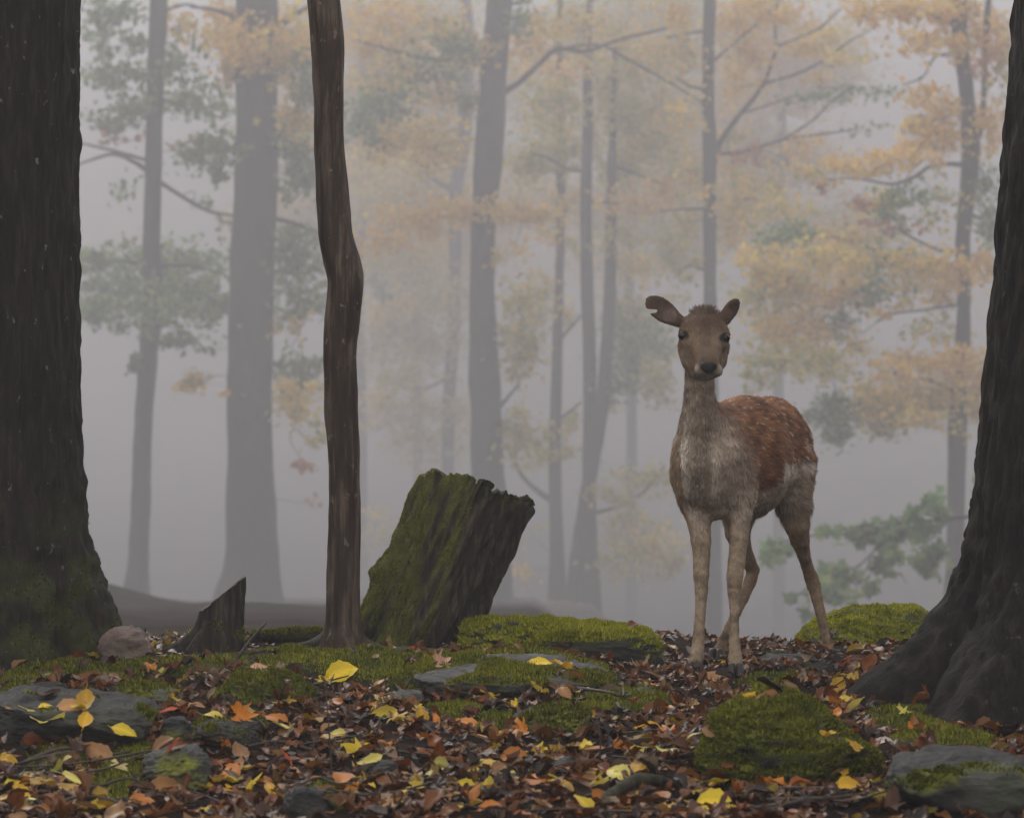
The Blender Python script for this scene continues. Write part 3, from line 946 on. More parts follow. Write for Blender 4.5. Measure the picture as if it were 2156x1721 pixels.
log('surface_root', 'dark root curving around the mossy mound of rock', [(1300, 1470, 9, 6.58), (1230, 1486, 10, 6.5), (1150, 1478, 10, 6.5), (1080, 1490, 6, 6.42)], seed=16, moss=0.3, cat='root')

# ------------------------------------------------------------------ background trees
def far_tree(name, label, d, trunk, branches=(), sprays=(), leaf=0.075, crown=None, depth=1.4, group=None, ext=1.5):
    d, leaf, depth = d * 2.1, leaf * 1.62, depth * 2.0
    tp = [np.append(P(a, b_, d), w / 2 * d / FPX) for a, b_, w in trunk]
    # top: continue upward; bottom: down into the ground
    t0 = tp[0]
    up = []
    for k in range(1, 5):
        up.append(np.append(t0[:3] + np.array([0.12 * math.sin(k * 1.7 + d), 0.1 * k, ext * k]), t0[3] * (1 - 0.2 * k)))
    last = tp[-1]
    zg = float(ground_h(np.array([last[0]]), np.array([last[1]]))[0]) - 0.25
    down = []
    if last[2] > zg:
        h = last[2] - zg
        for k in (0.5, 1.0):
            down.append(np.append(last[:3] - np.array([0, 0, h * k]), last[3] * (1 + 0.15 * k)))
    allp = np.array(up[::-1] + tp + down)
    rs = resample(allp, 90)
    rs[:, 3] = np.maximum(rs[:, 3], 0.015)
    base = np.array([allp[-1][0], d, zg + 0.25])
    e = empty(name, base, label, 'tree', group)
    V, F = tube(rs[:, :3], rs[:, 3], 18, 0.07, int(d))
    mesh_obj('trunk', V, F, M_FARBARK, e, attrs={'moss': np.zeros(len(V))})
    tipsrc = []
    for bi, br in enumerate(branches):
        dz = rng.uniform(-0.6, 0.6)
        q = [np.append(P(a, b_, d + dz * i / max(len(br) - 1, 1)), w / 2 * d / FPX) for i, (a, b_, w) in enumerate(br)]
        rr = resample(q, 7 * len(br))
        V, F = tube(rr[:, :3], rr[:, 3], 8, 0.08, bi)
        mesh_obj('branch', V, F, M_FARBARK, e, attrs={'moss': np.zeros(len(V))})
        tipsrc.append(rr[:, :3])
    cents, cols, sizes = [], [], []
    TV, TF = [], []
    off = 0
    todo = list(sprays)
    wood = np.concatenate([rs[:, :3]] + tipsrc)
    while todo:
        # grow outward: always the spray nearest to wood that already stands
        best = min(range(len(todo)), key=lambda i: np.min(np.linalg.norm((wood - P(todo[i][0], todo[i][1], d))[:, [0, 2]], axis=1)))
        (px, py, rx, ry, pname, dens) = todo.pop(best)
        d2 = d + rng.normal(0, depth * 0.5)
        m = d2 / FPX
        n = max(8, int(dens * 15 * rx * ry * m * m / (leaf * leaf * 1.5)))
        g = rng.normal(0, 0.48, (n, 3))
        # leaf layers droop: split in a few flattened sub-clusters
        ncl = max(2, n // 14)
        cc = rng.normal(0, 0.42, (ncl, 3))
        own = rng.integers(0, ncl, n)
        g = cc[own] + rng.normal(0, 0.22, (n, 3)) * np.where(rng.random((n, 1)) < 0.25, 2.2, 1.0)
        ctr = P(px, py, d2)
        dd = min(depth, max(rx * m * 1.2, 0.3))
        cents.append(ctr + g * np.array([rx * m * 1.3, dd, ry * m * 1.25]))
        cols.append(pal(pname, n))
        sizes.append(rng.uniform(0.6, 1.25, n) * leaf)
        # a twig carrying the spray, from the nearest wood
        dist = np.linalg.norm((wood - ctr) * np.array([1, 0.5, 1.2]), axis=1)
        below = wood[rng.choice(np.argsort(dist)[:6])]
        ln = np.linalg.norm(ctr - below)
        mid1 = below * 0.66 + ctr * 0.34 + rng.normal(0, 0.07, 3) * ln
        mid2 = below * 0.33 + ctr * 0.67 + rng.normal(0, 0.07, 3) * ln
        stem = resample([below, mid1, mid2, ctr], 14)
        wood = np.concatenate([wood, stem[4:]])
        tv, tf = tube(stem, np.linspace(0.010 + 0.006 * min(ln, 1.5), 0.005, 14), 5)
        TV.append(tv); TF += [tuple(i + off for i in f) for f in tf]
        off += len(tv)
        for k in range(min(ncl, 7)):
            end = ctr + cc[k] * np.array([rx * m, dd, ry * m]) * 1.15
            st = stem[rng.integers(5, 14)]
            mid = (st + end) / 2 + rng.normal(0, 0.1, 3) * np.linalg.norm(end - st)
            rr = resample([st, mid, end], 8)
            tv, tf = tube(rr, np.linspace(0.006, 0.003, 8), 4)
            TV.append(tv); TF += [tuple(i + off for i in f) for f in tf]
            off += len(tv)
    if crown:
        pname, n, spread = crown
        topz = allp[0][2]
        c = np.array([t0[0], d, topz - 1.2])
        cents.append(c + rng.normal(0, 0.5, (n, 3)) * np.array([spread, spread, 1.9]))
        cols.append(pal(pname, n)); sizes.append(rng.uniform(0.7, 1.3, n) * leaf * 1.4)
    cent, col, sz = np.concatenate(cents), np.concatenate(cols), np.concatenate(sizes)
    V, F, c = foliage_mesh(cent, sz, col)
    mesh_obj('crown', V, F, M_FOLIAGE, e, col=c, smooth_sh=False)
    if TV:
        tv = np.concatenate(TV)
        tw = mesh_obj('twigs', tv, TF, M_FARBARK, e, attrs={'moss': np.zeros(len(tv))})
        tw.name = 'twig_network'
        tw['kind'] = 'stuff'
    return e

GRP = None
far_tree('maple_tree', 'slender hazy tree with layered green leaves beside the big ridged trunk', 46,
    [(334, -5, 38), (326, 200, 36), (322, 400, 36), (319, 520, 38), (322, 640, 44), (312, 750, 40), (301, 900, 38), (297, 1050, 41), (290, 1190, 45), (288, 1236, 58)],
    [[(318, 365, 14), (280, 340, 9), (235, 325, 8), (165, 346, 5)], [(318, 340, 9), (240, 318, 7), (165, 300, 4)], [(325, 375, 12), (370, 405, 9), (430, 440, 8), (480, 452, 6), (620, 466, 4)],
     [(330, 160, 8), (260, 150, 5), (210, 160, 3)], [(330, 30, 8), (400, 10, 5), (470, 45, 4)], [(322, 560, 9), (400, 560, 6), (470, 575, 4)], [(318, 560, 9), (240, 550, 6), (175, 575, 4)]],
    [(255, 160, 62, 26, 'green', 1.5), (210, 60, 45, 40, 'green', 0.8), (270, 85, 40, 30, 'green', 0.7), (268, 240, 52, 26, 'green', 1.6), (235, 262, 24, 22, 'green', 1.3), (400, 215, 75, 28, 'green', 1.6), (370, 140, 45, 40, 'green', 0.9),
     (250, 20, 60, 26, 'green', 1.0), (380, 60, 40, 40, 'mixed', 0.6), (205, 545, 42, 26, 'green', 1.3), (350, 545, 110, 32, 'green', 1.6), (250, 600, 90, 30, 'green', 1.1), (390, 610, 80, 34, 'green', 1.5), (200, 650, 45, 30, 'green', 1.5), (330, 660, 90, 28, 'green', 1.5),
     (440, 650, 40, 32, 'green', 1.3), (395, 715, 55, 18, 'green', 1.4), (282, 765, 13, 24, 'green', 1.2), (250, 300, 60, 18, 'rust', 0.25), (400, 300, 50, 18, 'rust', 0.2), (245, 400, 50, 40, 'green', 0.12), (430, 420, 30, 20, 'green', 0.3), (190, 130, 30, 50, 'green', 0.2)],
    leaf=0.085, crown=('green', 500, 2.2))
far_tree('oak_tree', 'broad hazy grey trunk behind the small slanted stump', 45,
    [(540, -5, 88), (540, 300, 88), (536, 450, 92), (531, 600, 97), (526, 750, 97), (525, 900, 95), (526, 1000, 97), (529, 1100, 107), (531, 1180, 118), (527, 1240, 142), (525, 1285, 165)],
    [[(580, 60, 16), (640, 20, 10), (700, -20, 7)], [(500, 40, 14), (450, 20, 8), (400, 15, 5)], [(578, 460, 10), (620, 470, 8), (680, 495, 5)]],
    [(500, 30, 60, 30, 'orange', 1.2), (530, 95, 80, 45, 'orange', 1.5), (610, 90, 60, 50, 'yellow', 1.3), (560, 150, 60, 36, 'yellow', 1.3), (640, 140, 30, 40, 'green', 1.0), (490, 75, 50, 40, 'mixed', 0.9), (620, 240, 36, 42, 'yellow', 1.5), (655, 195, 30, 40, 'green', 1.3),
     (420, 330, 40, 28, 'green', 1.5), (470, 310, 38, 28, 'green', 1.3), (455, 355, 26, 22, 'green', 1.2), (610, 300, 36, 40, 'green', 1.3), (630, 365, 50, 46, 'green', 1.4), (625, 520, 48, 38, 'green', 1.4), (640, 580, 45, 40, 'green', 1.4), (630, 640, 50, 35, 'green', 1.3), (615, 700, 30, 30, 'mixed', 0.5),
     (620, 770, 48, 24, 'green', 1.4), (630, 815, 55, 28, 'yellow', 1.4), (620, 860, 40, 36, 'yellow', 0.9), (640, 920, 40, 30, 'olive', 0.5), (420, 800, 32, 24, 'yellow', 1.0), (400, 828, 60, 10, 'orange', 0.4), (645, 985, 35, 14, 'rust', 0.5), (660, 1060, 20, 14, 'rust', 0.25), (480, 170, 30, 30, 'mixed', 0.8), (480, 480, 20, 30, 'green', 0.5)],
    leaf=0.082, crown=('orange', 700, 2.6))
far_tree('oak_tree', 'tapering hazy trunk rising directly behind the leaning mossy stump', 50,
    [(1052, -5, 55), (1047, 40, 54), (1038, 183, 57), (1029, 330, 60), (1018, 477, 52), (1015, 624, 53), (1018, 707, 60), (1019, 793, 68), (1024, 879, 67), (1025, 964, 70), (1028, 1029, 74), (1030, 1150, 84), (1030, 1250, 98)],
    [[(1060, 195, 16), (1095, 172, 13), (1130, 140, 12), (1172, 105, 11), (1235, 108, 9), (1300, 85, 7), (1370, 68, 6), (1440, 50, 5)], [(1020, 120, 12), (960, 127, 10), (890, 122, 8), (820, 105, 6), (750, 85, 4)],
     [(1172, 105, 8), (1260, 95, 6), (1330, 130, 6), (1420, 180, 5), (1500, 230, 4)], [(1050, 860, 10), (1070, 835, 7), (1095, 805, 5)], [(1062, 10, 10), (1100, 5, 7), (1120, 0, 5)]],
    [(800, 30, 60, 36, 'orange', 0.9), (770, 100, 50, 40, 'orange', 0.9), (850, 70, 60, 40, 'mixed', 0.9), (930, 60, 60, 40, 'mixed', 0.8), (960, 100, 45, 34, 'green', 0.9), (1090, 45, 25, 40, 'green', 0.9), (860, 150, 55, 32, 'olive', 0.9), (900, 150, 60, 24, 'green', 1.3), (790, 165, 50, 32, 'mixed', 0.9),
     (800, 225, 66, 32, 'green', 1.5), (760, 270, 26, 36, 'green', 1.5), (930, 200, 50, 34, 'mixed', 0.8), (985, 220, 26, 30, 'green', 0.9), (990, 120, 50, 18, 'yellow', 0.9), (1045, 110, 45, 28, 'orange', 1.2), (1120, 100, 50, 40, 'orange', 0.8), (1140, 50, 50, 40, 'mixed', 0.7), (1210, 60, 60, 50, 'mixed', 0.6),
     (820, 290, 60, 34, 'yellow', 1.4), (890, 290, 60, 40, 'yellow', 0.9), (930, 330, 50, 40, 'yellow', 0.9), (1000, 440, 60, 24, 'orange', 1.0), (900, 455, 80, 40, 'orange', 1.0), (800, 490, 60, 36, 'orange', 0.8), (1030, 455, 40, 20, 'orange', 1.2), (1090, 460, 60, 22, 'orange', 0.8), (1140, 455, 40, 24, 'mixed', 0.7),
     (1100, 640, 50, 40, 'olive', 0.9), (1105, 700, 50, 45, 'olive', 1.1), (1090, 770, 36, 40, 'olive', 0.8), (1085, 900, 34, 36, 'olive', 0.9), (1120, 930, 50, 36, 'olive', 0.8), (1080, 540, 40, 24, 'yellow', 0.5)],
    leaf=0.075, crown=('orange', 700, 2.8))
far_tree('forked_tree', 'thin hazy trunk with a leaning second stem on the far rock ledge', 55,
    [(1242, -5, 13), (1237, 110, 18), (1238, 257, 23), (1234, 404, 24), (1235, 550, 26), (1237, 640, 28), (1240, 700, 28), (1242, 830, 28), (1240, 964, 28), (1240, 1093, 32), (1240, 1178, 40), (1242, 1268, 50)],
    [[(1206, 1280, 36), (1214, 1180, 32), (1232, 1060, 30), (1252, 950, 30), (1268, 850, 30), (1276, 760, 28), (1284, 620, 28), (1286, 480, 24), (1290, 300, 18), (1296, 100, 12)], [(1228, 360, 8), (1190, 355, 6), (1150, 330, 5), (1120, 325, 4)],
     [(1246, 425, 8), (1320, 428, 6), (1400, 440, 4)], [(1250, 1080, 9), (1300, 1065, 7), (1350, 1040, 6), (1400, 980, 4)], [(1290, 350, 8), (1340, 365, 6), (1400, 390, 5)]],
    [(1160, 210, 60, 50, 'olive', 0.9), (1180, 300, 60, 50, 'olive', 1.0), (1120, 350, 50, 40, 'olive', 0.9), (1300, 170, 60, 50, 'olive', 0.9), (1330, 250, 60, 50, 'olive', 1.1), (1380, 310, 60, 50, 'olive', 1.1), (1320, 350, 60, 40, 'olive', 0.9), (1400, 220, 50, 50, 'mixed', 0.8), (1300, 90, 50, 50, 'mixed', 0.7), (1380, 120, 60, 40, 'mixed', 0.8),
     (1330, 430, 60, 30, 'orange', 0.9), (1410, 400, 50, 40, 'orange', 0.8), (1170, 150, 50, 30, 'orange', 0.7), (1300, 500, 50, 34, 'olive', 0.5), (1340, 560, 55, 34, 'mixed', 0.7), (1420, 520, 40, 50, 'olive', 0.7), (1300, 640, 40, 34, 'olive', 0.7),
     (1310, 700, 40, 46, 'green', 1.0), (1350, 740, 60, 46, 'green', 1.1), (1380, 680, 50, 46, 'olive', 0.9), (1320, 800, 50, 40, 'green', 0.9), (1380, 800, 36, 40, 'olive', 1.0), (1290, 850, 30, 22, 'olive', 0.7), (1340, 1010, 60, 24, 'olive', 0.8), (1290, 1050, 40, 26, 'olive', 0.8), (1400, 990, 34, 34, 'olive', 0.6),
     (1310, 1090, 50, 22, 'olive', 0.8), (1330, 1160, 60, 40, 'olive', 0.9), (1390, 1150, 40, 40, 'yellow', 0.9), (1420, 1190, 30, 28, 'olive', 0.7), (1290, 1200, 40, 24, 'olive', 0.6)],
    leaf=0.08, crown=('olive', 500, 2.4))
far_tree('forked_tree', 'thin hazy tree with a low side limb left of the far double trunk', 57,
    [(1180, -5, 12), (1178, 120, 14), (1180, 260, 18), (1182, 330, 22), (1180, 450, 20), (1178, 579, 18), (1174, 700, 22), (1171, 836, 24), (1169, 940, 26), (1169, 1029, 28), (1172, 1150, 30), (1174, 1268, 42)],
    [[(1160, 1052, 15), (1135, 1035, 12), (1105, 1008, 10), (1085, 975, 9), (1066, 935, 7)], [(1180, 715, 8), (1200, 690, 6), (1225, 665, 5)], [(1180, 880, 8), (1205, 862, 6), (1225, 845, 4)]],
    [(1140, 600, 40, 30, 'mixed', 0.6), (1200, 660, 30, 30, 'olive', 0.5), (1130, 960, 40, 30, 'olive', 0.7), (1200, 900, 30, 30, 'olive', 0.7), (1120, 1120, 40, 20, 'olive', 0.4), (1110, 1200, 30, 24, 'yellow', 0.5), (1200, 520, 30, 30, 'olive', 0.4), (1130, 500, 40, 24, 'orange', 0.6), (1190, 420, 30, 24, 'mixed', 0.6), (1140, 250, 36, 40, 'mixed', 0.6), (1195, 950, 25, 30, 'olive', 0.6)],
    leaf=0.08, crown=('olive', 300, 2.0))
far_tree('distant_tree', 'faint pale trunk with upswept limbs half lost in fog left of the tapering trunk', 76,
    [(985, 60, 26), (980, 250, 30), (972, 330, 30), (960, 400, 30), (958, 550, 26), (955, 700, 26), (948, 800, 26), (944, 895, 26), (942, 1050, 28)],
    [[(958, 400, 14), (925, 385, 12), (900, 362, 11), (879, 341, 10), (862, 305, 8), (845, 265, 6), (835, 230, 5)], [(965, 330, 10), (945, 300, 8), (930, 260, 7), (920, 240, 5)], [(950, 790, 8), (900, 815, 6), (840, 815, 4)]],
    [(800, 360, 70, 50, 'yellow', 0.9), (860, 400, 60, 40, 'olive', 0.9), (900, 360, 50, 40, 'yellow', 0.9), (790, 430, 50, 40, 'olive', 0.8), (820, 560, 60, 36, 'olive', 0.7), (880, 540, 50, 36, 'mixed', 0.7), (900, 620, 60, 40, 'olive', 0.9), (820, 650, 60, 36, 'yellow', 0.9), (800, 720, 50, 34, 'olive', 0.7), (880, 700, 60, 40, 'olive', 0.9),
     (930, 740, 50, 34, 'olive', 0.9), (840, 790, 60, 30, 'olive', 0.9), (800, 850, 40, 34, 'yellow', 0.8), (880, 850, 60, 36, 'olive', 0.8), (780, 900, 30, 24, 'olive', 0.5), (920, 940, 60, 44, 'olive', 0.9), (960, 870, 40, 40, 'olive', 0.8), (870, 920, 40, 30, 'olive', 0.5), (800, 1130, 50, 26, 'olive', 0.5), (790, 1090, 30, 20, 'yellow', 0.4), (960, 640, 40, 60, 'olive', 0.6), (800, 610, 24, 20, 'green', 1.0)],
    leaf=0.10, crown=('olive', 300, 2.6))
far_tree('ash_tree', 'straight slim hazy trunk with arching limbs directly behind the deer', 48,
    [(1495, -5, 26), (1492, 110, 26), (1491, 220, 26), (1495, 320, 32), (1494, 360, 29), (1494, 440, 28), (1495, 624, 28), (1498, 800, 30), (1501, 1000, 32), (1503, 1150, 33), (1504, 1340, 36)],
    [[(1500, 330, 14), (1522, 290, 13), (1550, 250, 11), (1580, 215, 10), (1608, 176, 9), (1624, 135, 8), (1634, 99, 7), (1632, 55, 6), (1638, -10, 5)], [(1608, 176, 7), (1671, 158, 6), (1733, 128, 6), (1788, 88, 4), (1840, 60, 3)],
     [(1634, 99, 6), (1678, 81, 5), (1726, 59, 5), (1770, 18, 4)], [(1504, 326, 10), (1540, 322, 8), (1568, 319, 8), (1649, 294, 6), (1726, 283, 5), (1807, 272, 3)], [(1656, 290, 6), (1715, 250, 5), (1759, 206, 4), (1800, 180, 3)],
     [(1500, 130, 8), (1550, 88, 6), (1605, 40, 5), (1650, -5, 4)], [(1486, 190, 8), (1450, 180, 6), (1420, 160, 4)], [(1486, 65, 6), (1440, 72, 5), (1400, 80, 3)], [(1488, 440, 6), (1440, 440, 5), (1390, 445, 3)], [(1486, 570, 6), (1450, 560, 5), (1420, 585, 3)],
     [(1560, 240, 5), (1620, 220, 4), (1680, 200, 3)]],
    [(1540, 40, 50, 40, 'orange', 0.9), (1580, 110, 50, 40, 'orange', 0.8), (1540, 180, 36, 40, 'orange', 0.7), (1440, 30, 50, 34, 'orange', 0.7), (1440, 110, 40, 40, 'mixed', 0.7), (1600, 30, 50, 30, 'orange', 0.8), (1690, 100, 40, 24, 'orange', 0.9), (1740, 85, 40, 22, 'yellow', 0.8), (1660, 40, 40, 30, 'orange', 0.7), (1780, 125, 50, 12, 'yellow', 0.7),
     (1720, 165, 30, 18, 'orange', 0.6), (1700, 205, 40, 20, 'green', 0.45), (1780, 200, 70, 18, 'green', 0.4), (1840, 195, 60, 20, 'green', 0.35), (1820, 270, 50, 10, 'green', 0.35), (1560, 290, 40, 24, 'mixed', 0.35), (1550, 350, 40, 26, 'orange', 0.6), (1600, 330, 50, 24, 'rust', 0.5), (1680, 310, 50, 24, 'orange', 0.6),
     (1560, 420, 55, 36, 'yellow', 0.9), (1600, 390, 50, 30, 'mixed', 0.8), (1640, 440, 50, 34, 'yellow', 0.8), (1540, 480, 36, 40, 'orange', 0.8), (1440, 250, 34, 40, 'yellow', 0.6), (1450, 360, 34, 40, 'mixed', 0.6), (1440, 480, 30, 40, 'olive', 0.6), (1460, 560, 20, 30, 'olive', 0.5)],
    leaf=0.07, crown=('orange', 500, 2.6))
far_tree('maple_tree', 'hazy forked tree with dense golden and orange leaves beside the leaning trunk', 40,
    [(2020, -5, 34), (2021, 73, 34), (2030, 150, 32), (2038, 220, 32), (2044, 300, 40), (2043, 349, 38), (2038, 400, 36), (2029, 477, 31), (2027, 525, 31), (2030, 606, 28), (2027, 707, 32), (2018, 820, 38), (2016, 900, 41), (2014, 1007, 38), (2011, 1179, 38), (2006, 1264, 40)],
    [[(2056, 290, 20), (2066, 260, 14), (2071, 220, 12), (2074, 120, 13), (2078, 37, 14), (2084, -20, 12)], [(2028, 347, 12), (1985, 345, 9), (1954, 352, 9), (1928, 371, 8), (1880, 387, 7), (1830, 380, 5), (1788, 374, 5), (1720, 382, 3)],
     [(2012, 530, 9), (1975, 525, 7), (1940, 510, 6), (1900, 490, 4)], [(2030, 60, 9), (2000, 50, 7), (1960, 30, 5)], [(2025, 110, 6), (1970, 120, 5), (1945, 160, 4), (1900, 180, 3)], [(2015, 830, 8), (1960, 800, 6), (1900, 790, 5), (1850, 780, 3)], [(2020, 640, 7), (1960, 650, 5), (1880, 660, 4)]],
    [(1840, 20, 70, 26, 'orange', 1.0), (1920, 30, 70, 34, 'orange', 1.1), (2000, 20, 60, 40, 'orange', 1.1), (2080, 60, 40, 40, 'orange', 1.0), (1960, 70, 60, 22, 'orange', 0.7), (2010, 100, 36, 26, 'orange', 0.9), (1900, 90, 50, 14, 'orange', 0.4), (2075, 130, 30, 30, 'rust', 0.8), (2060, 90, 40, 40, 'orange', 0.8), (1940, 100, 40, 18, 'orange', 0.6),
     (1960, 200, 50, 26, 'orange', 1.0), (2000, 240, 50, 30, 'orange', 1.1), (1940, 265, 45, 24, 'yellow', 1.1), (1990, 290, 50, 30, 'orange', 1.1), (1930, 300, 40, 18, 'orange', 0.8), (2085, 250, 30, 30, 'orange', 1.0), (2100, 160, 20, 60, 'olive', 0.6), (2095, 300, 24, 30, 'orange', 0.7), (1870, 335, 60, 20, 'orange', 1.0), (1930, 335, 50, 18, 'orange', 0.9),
     (1780, 345, 60, 18, 'orange', 0.9), (1840, 355, 60, 14, 'yellow', 0.9), (1720, 360, 50, 20, 'mixed', 0.8), (1735, 400, 14, 12, 'rust', 0.8), (1900, 405, 50, 20, 'green', 1.0), (1850, 430, 45, 30, 'yellow', 1.0), (1880, 450, 36, 26, 'green', 0.9), (1810, 435, 22, 16, 'rust', 1.1), (1980, 420, 40, 40, 'olive', 0.6), (2080, 400, 26, 50, 'green', 0.7), (2075, 470, 30, 40, 'green', 0.8),
     (1640, 505, 36, 26, 'green', 1.1), (1690, 490, 34, 26, 'green', 1.0), (1790, 500, 60, 24, 'mixed', 1.0), (1900, 480, 70, 10, 'rust', 0.7), (1720, 545, 70, 30, 'yellow', 1.1), (1800, 560, 70, 36, 'yellow', 1.2), (1880, 550, 50, 34, 'green', 1.0), (1940, 560, 60, 36, 'yellow', 1.1), (2000, 560, 40, 40, 'orange', 1.1), (2060, 560, 40, 40, 'orange', 0.9), (1580, 560, 40, 40, 'yellow', 0.9),
     (1640, 580, 60, 34, 'yellow', 1.1), (1600, 620, 50, 34, 'olive', 0.9), (1680, 620, 60, 36, 'mixed', 1.0), (1760, 620, 60, 36, 'orange', 1.0), (1830, 610, 50, 34, 'green', 0.8), (1900, 620, 40, 24, 'yellow', 0.7), (1980, 610, 50, 30, 'orange', 1.0), (1620, 680, 60, 34, 'mixed', 0.9), (1700, 690, 70, 40, 'orange', 1.0), (1780, 680, 40, 30, 'green', 0.8), (1860, 650, 30, 20, 'orange', 0.6),
     (1680, 740, 70, 40, 'olive', 1.0), (1740, 760, 60, 34, 'olive', 1.0), (1620, 760, 50, 30, 'olive', 0.8), (1800, 720, 30, 24, 'yellow', 0.7), (1590, 810, 40, 24, 'olive', 0.5), (1980, 690, 50, 26, 'olive', 0.8), (1950, 760, 70, 26, 'orange', 1.1), (2010, 770, 60, 34, 'orange', 1.3), (2060, 800, 40, 40, 'yellow', 1.2), (1890, 780, 40, 24, 'orange', 0.9),
     (1830, 850, 50, 40, 'yellow', 1.4), (1900, 840, 60, 40, 'yellow', 1.5), (1970, 840, 60, 40, 'yellow', 1.5), (2040, 860, 40, 30, 'yellow', 1.3), (1860, 890, 40, 26, 'olive', 1.2), (1930, 880, 50, 20, 'yellow', 1.0), (1750, 860, 36, 32, 'green', 1.5), (1755, 910, 34, 26, 'green', 1.4), (1720, 870, 24, 20, 'green', 1.0)],
    leaf=0.06, crown=('orange', 500, 2.2), depth=1.2)
far_tree('young_maple', 'low drooping branch of big green leaves behind the slanted boulder', 27,
    [(2128, 900, 10), (2124, 1000, 14), (2120, 1100, 17), (2118, 1250, 20), (2118, 1400, 24)],
    [[(2120, 1075, 9), (1990, 1093, 7), (1890, 1098, 6), (1793, 1110, 5), (1708, 1127, 4), (1640, 1140, 3)], [(1990, 1093, 5), (1940, 1080, 4), (1905, 1072, 3)], [(1900, 1098, 5), (1850, 1150, 4), (1800, 1200, 3)]],
    [(1930, 1070, 26, 17, 'green', 2.2), (1975, 1062, 20, 24, 'green', 2.2), (1840, 1130, 36, 30, 'green', 2.1), (1900, 1120, 40, 26, 'green', 1.7), (1850, 1190, 34, 26, 'green', 2.0), (1960, 1140, 26, 30, 'green', 1.6), (1940, 1190, 40, 36, 'green', 1.8), (1770, 1200, 44, 26, 'green', 2.2), (1800, 1250, 34, 24, 'green', 2.0), (1740, 1230, 24, 26, 'green', 1.8), (1715, 1300, 14, 20, 'green', 1.2),
     (1770, 1120, 24, 12, 'green', 1.1), (1735, 1125, 18, 10, 'green', 1.0), (1640, 1145, 36, 20, 'green', 1.4), (1618, 1170, 22, 22, 'green', 1.2), (2060, 1010, 16, 20, 'green', 1.3), (1680, 1250, 18, 10, 'green', 0.8)],
    leaf=0.100, crown=None, depth=0.5, ext=0.2)
for (px, w, dd, lab) in [(1330, 22, 88, 'very faint thin trunk deep in fog right of the far double trunk'), (760, 24, 92, 'very faint thin trunk deep in fog just right of the sapling'), (1640, 24, 84, 'very faint slim trunk deep in fog above the deer rump'), (880, 20, 100, 'barely visible trunk in the thickest fog above the leaning stump')]:
    far_tree('distant_tree', lab, dd, [(px, -5, w * 0.7), (px + 6, 300, w * 0.8), (px - 4, 600, w * 0.9), (px, 900, w), (px, 1150, w * 1.1)], [],
             [(px + rng.normal(0, 110), rng.uniform(0, 560), 75, 50, random.choice(['olive', 'yellow', 'orange', 'mixed']), 0.8) for _ in range(26)], leaf=0.11, crown=('olive', 200, 3), depth=2.5)

# ------------------------------------------------------------------ the deer
def surface_nets(Fd, org, h):
    nx, ny, nz = Fd.shape
    sg = Fd < 0
    cs = [sg[i:nx - 1 + i, j:ny - 1 + j, k:nz - 1 + k] for i in (0, 1) for j in (0, 1) for k in (0, 1)]
    tot = sum(c.astype(np.int8) for c in cs)
    act = (tot > 0) & (tot < 8)
    I = np.argwhere(act)
    vid = -np.ones(act.shape, dtype=np.int64)
    vid[act] = np.arange(len(I))
    acc = np.zeros((len(I), 3)); cnt = np.zeros(len(I))
    cor = [(i, j, k) for i in (0, 1) for j in (0, 1) for k in (0, 1)]
    for a in range(8):
        for b_ in range(a + 1, 8):
            ca, cb = np.array(cor[a]), np.array(cor[b_])
            if np.abs(ca - cb).sum() != 1:
                continue
            fa = Fd[I[:, 0] + ca[0], I[:, 1] + ca[1], I[:, 2] + ca[2]]
            fb = Fd[I[:, 0] + cb[0], I[:, 1] + cb[1], I[:, 2] + cb[2]]
            m = (fa < 0) != (fb < 0)
            t = np.where(m, fa / np.where(m, fa - fb, 1), 0)
            acc += np.where(m[:, None], ca + (cb - ca) * t[:, None], 0)
            cnt += m
    V = org + (I + acc / cnt[:, None]) * h
    faces = []
    for ax in range(3):
        o1, o2 = (ax + 1) % 3, (ax + 2) % 3
        sl0 = [slice(None)] * 3; sl1 = [slice(None)] * 3
        sl0[ax] = slice(0, -1); sl1[ax] = slice(1, None)
        ch = sg[tuple(sl0)] != sg[tuple(sl1)]
        E = np.argwhere(ch)
        ok = (E[:, o1] > 0) & (E[:, o2] > 0) & (E[:, o1] < Fd.shape[o1] - 1) & (E[:, o2] < Fd.shape[o2] - 1)
        E = E[ok]
        inside = sg[E[:, 0], E[:, 1], E[:, 2]]
        def cell(d1, d2):
            q = E.copy(); q[:, o1] += d1; q[:, o2] += d2
            return vid[q[:, 0], q[:, 1], q[:, 2]]
        a, b_, c, d_ = cell(-1, -1), cell(0, -1), cell(0, 0), cell(-1, 0)
        f = np.stack([a, b_, c, d_], 1)
        f[~inside] = f[~inside][:, ::-1]
        faces.append(f)
    return V, np.concatenate(faces)

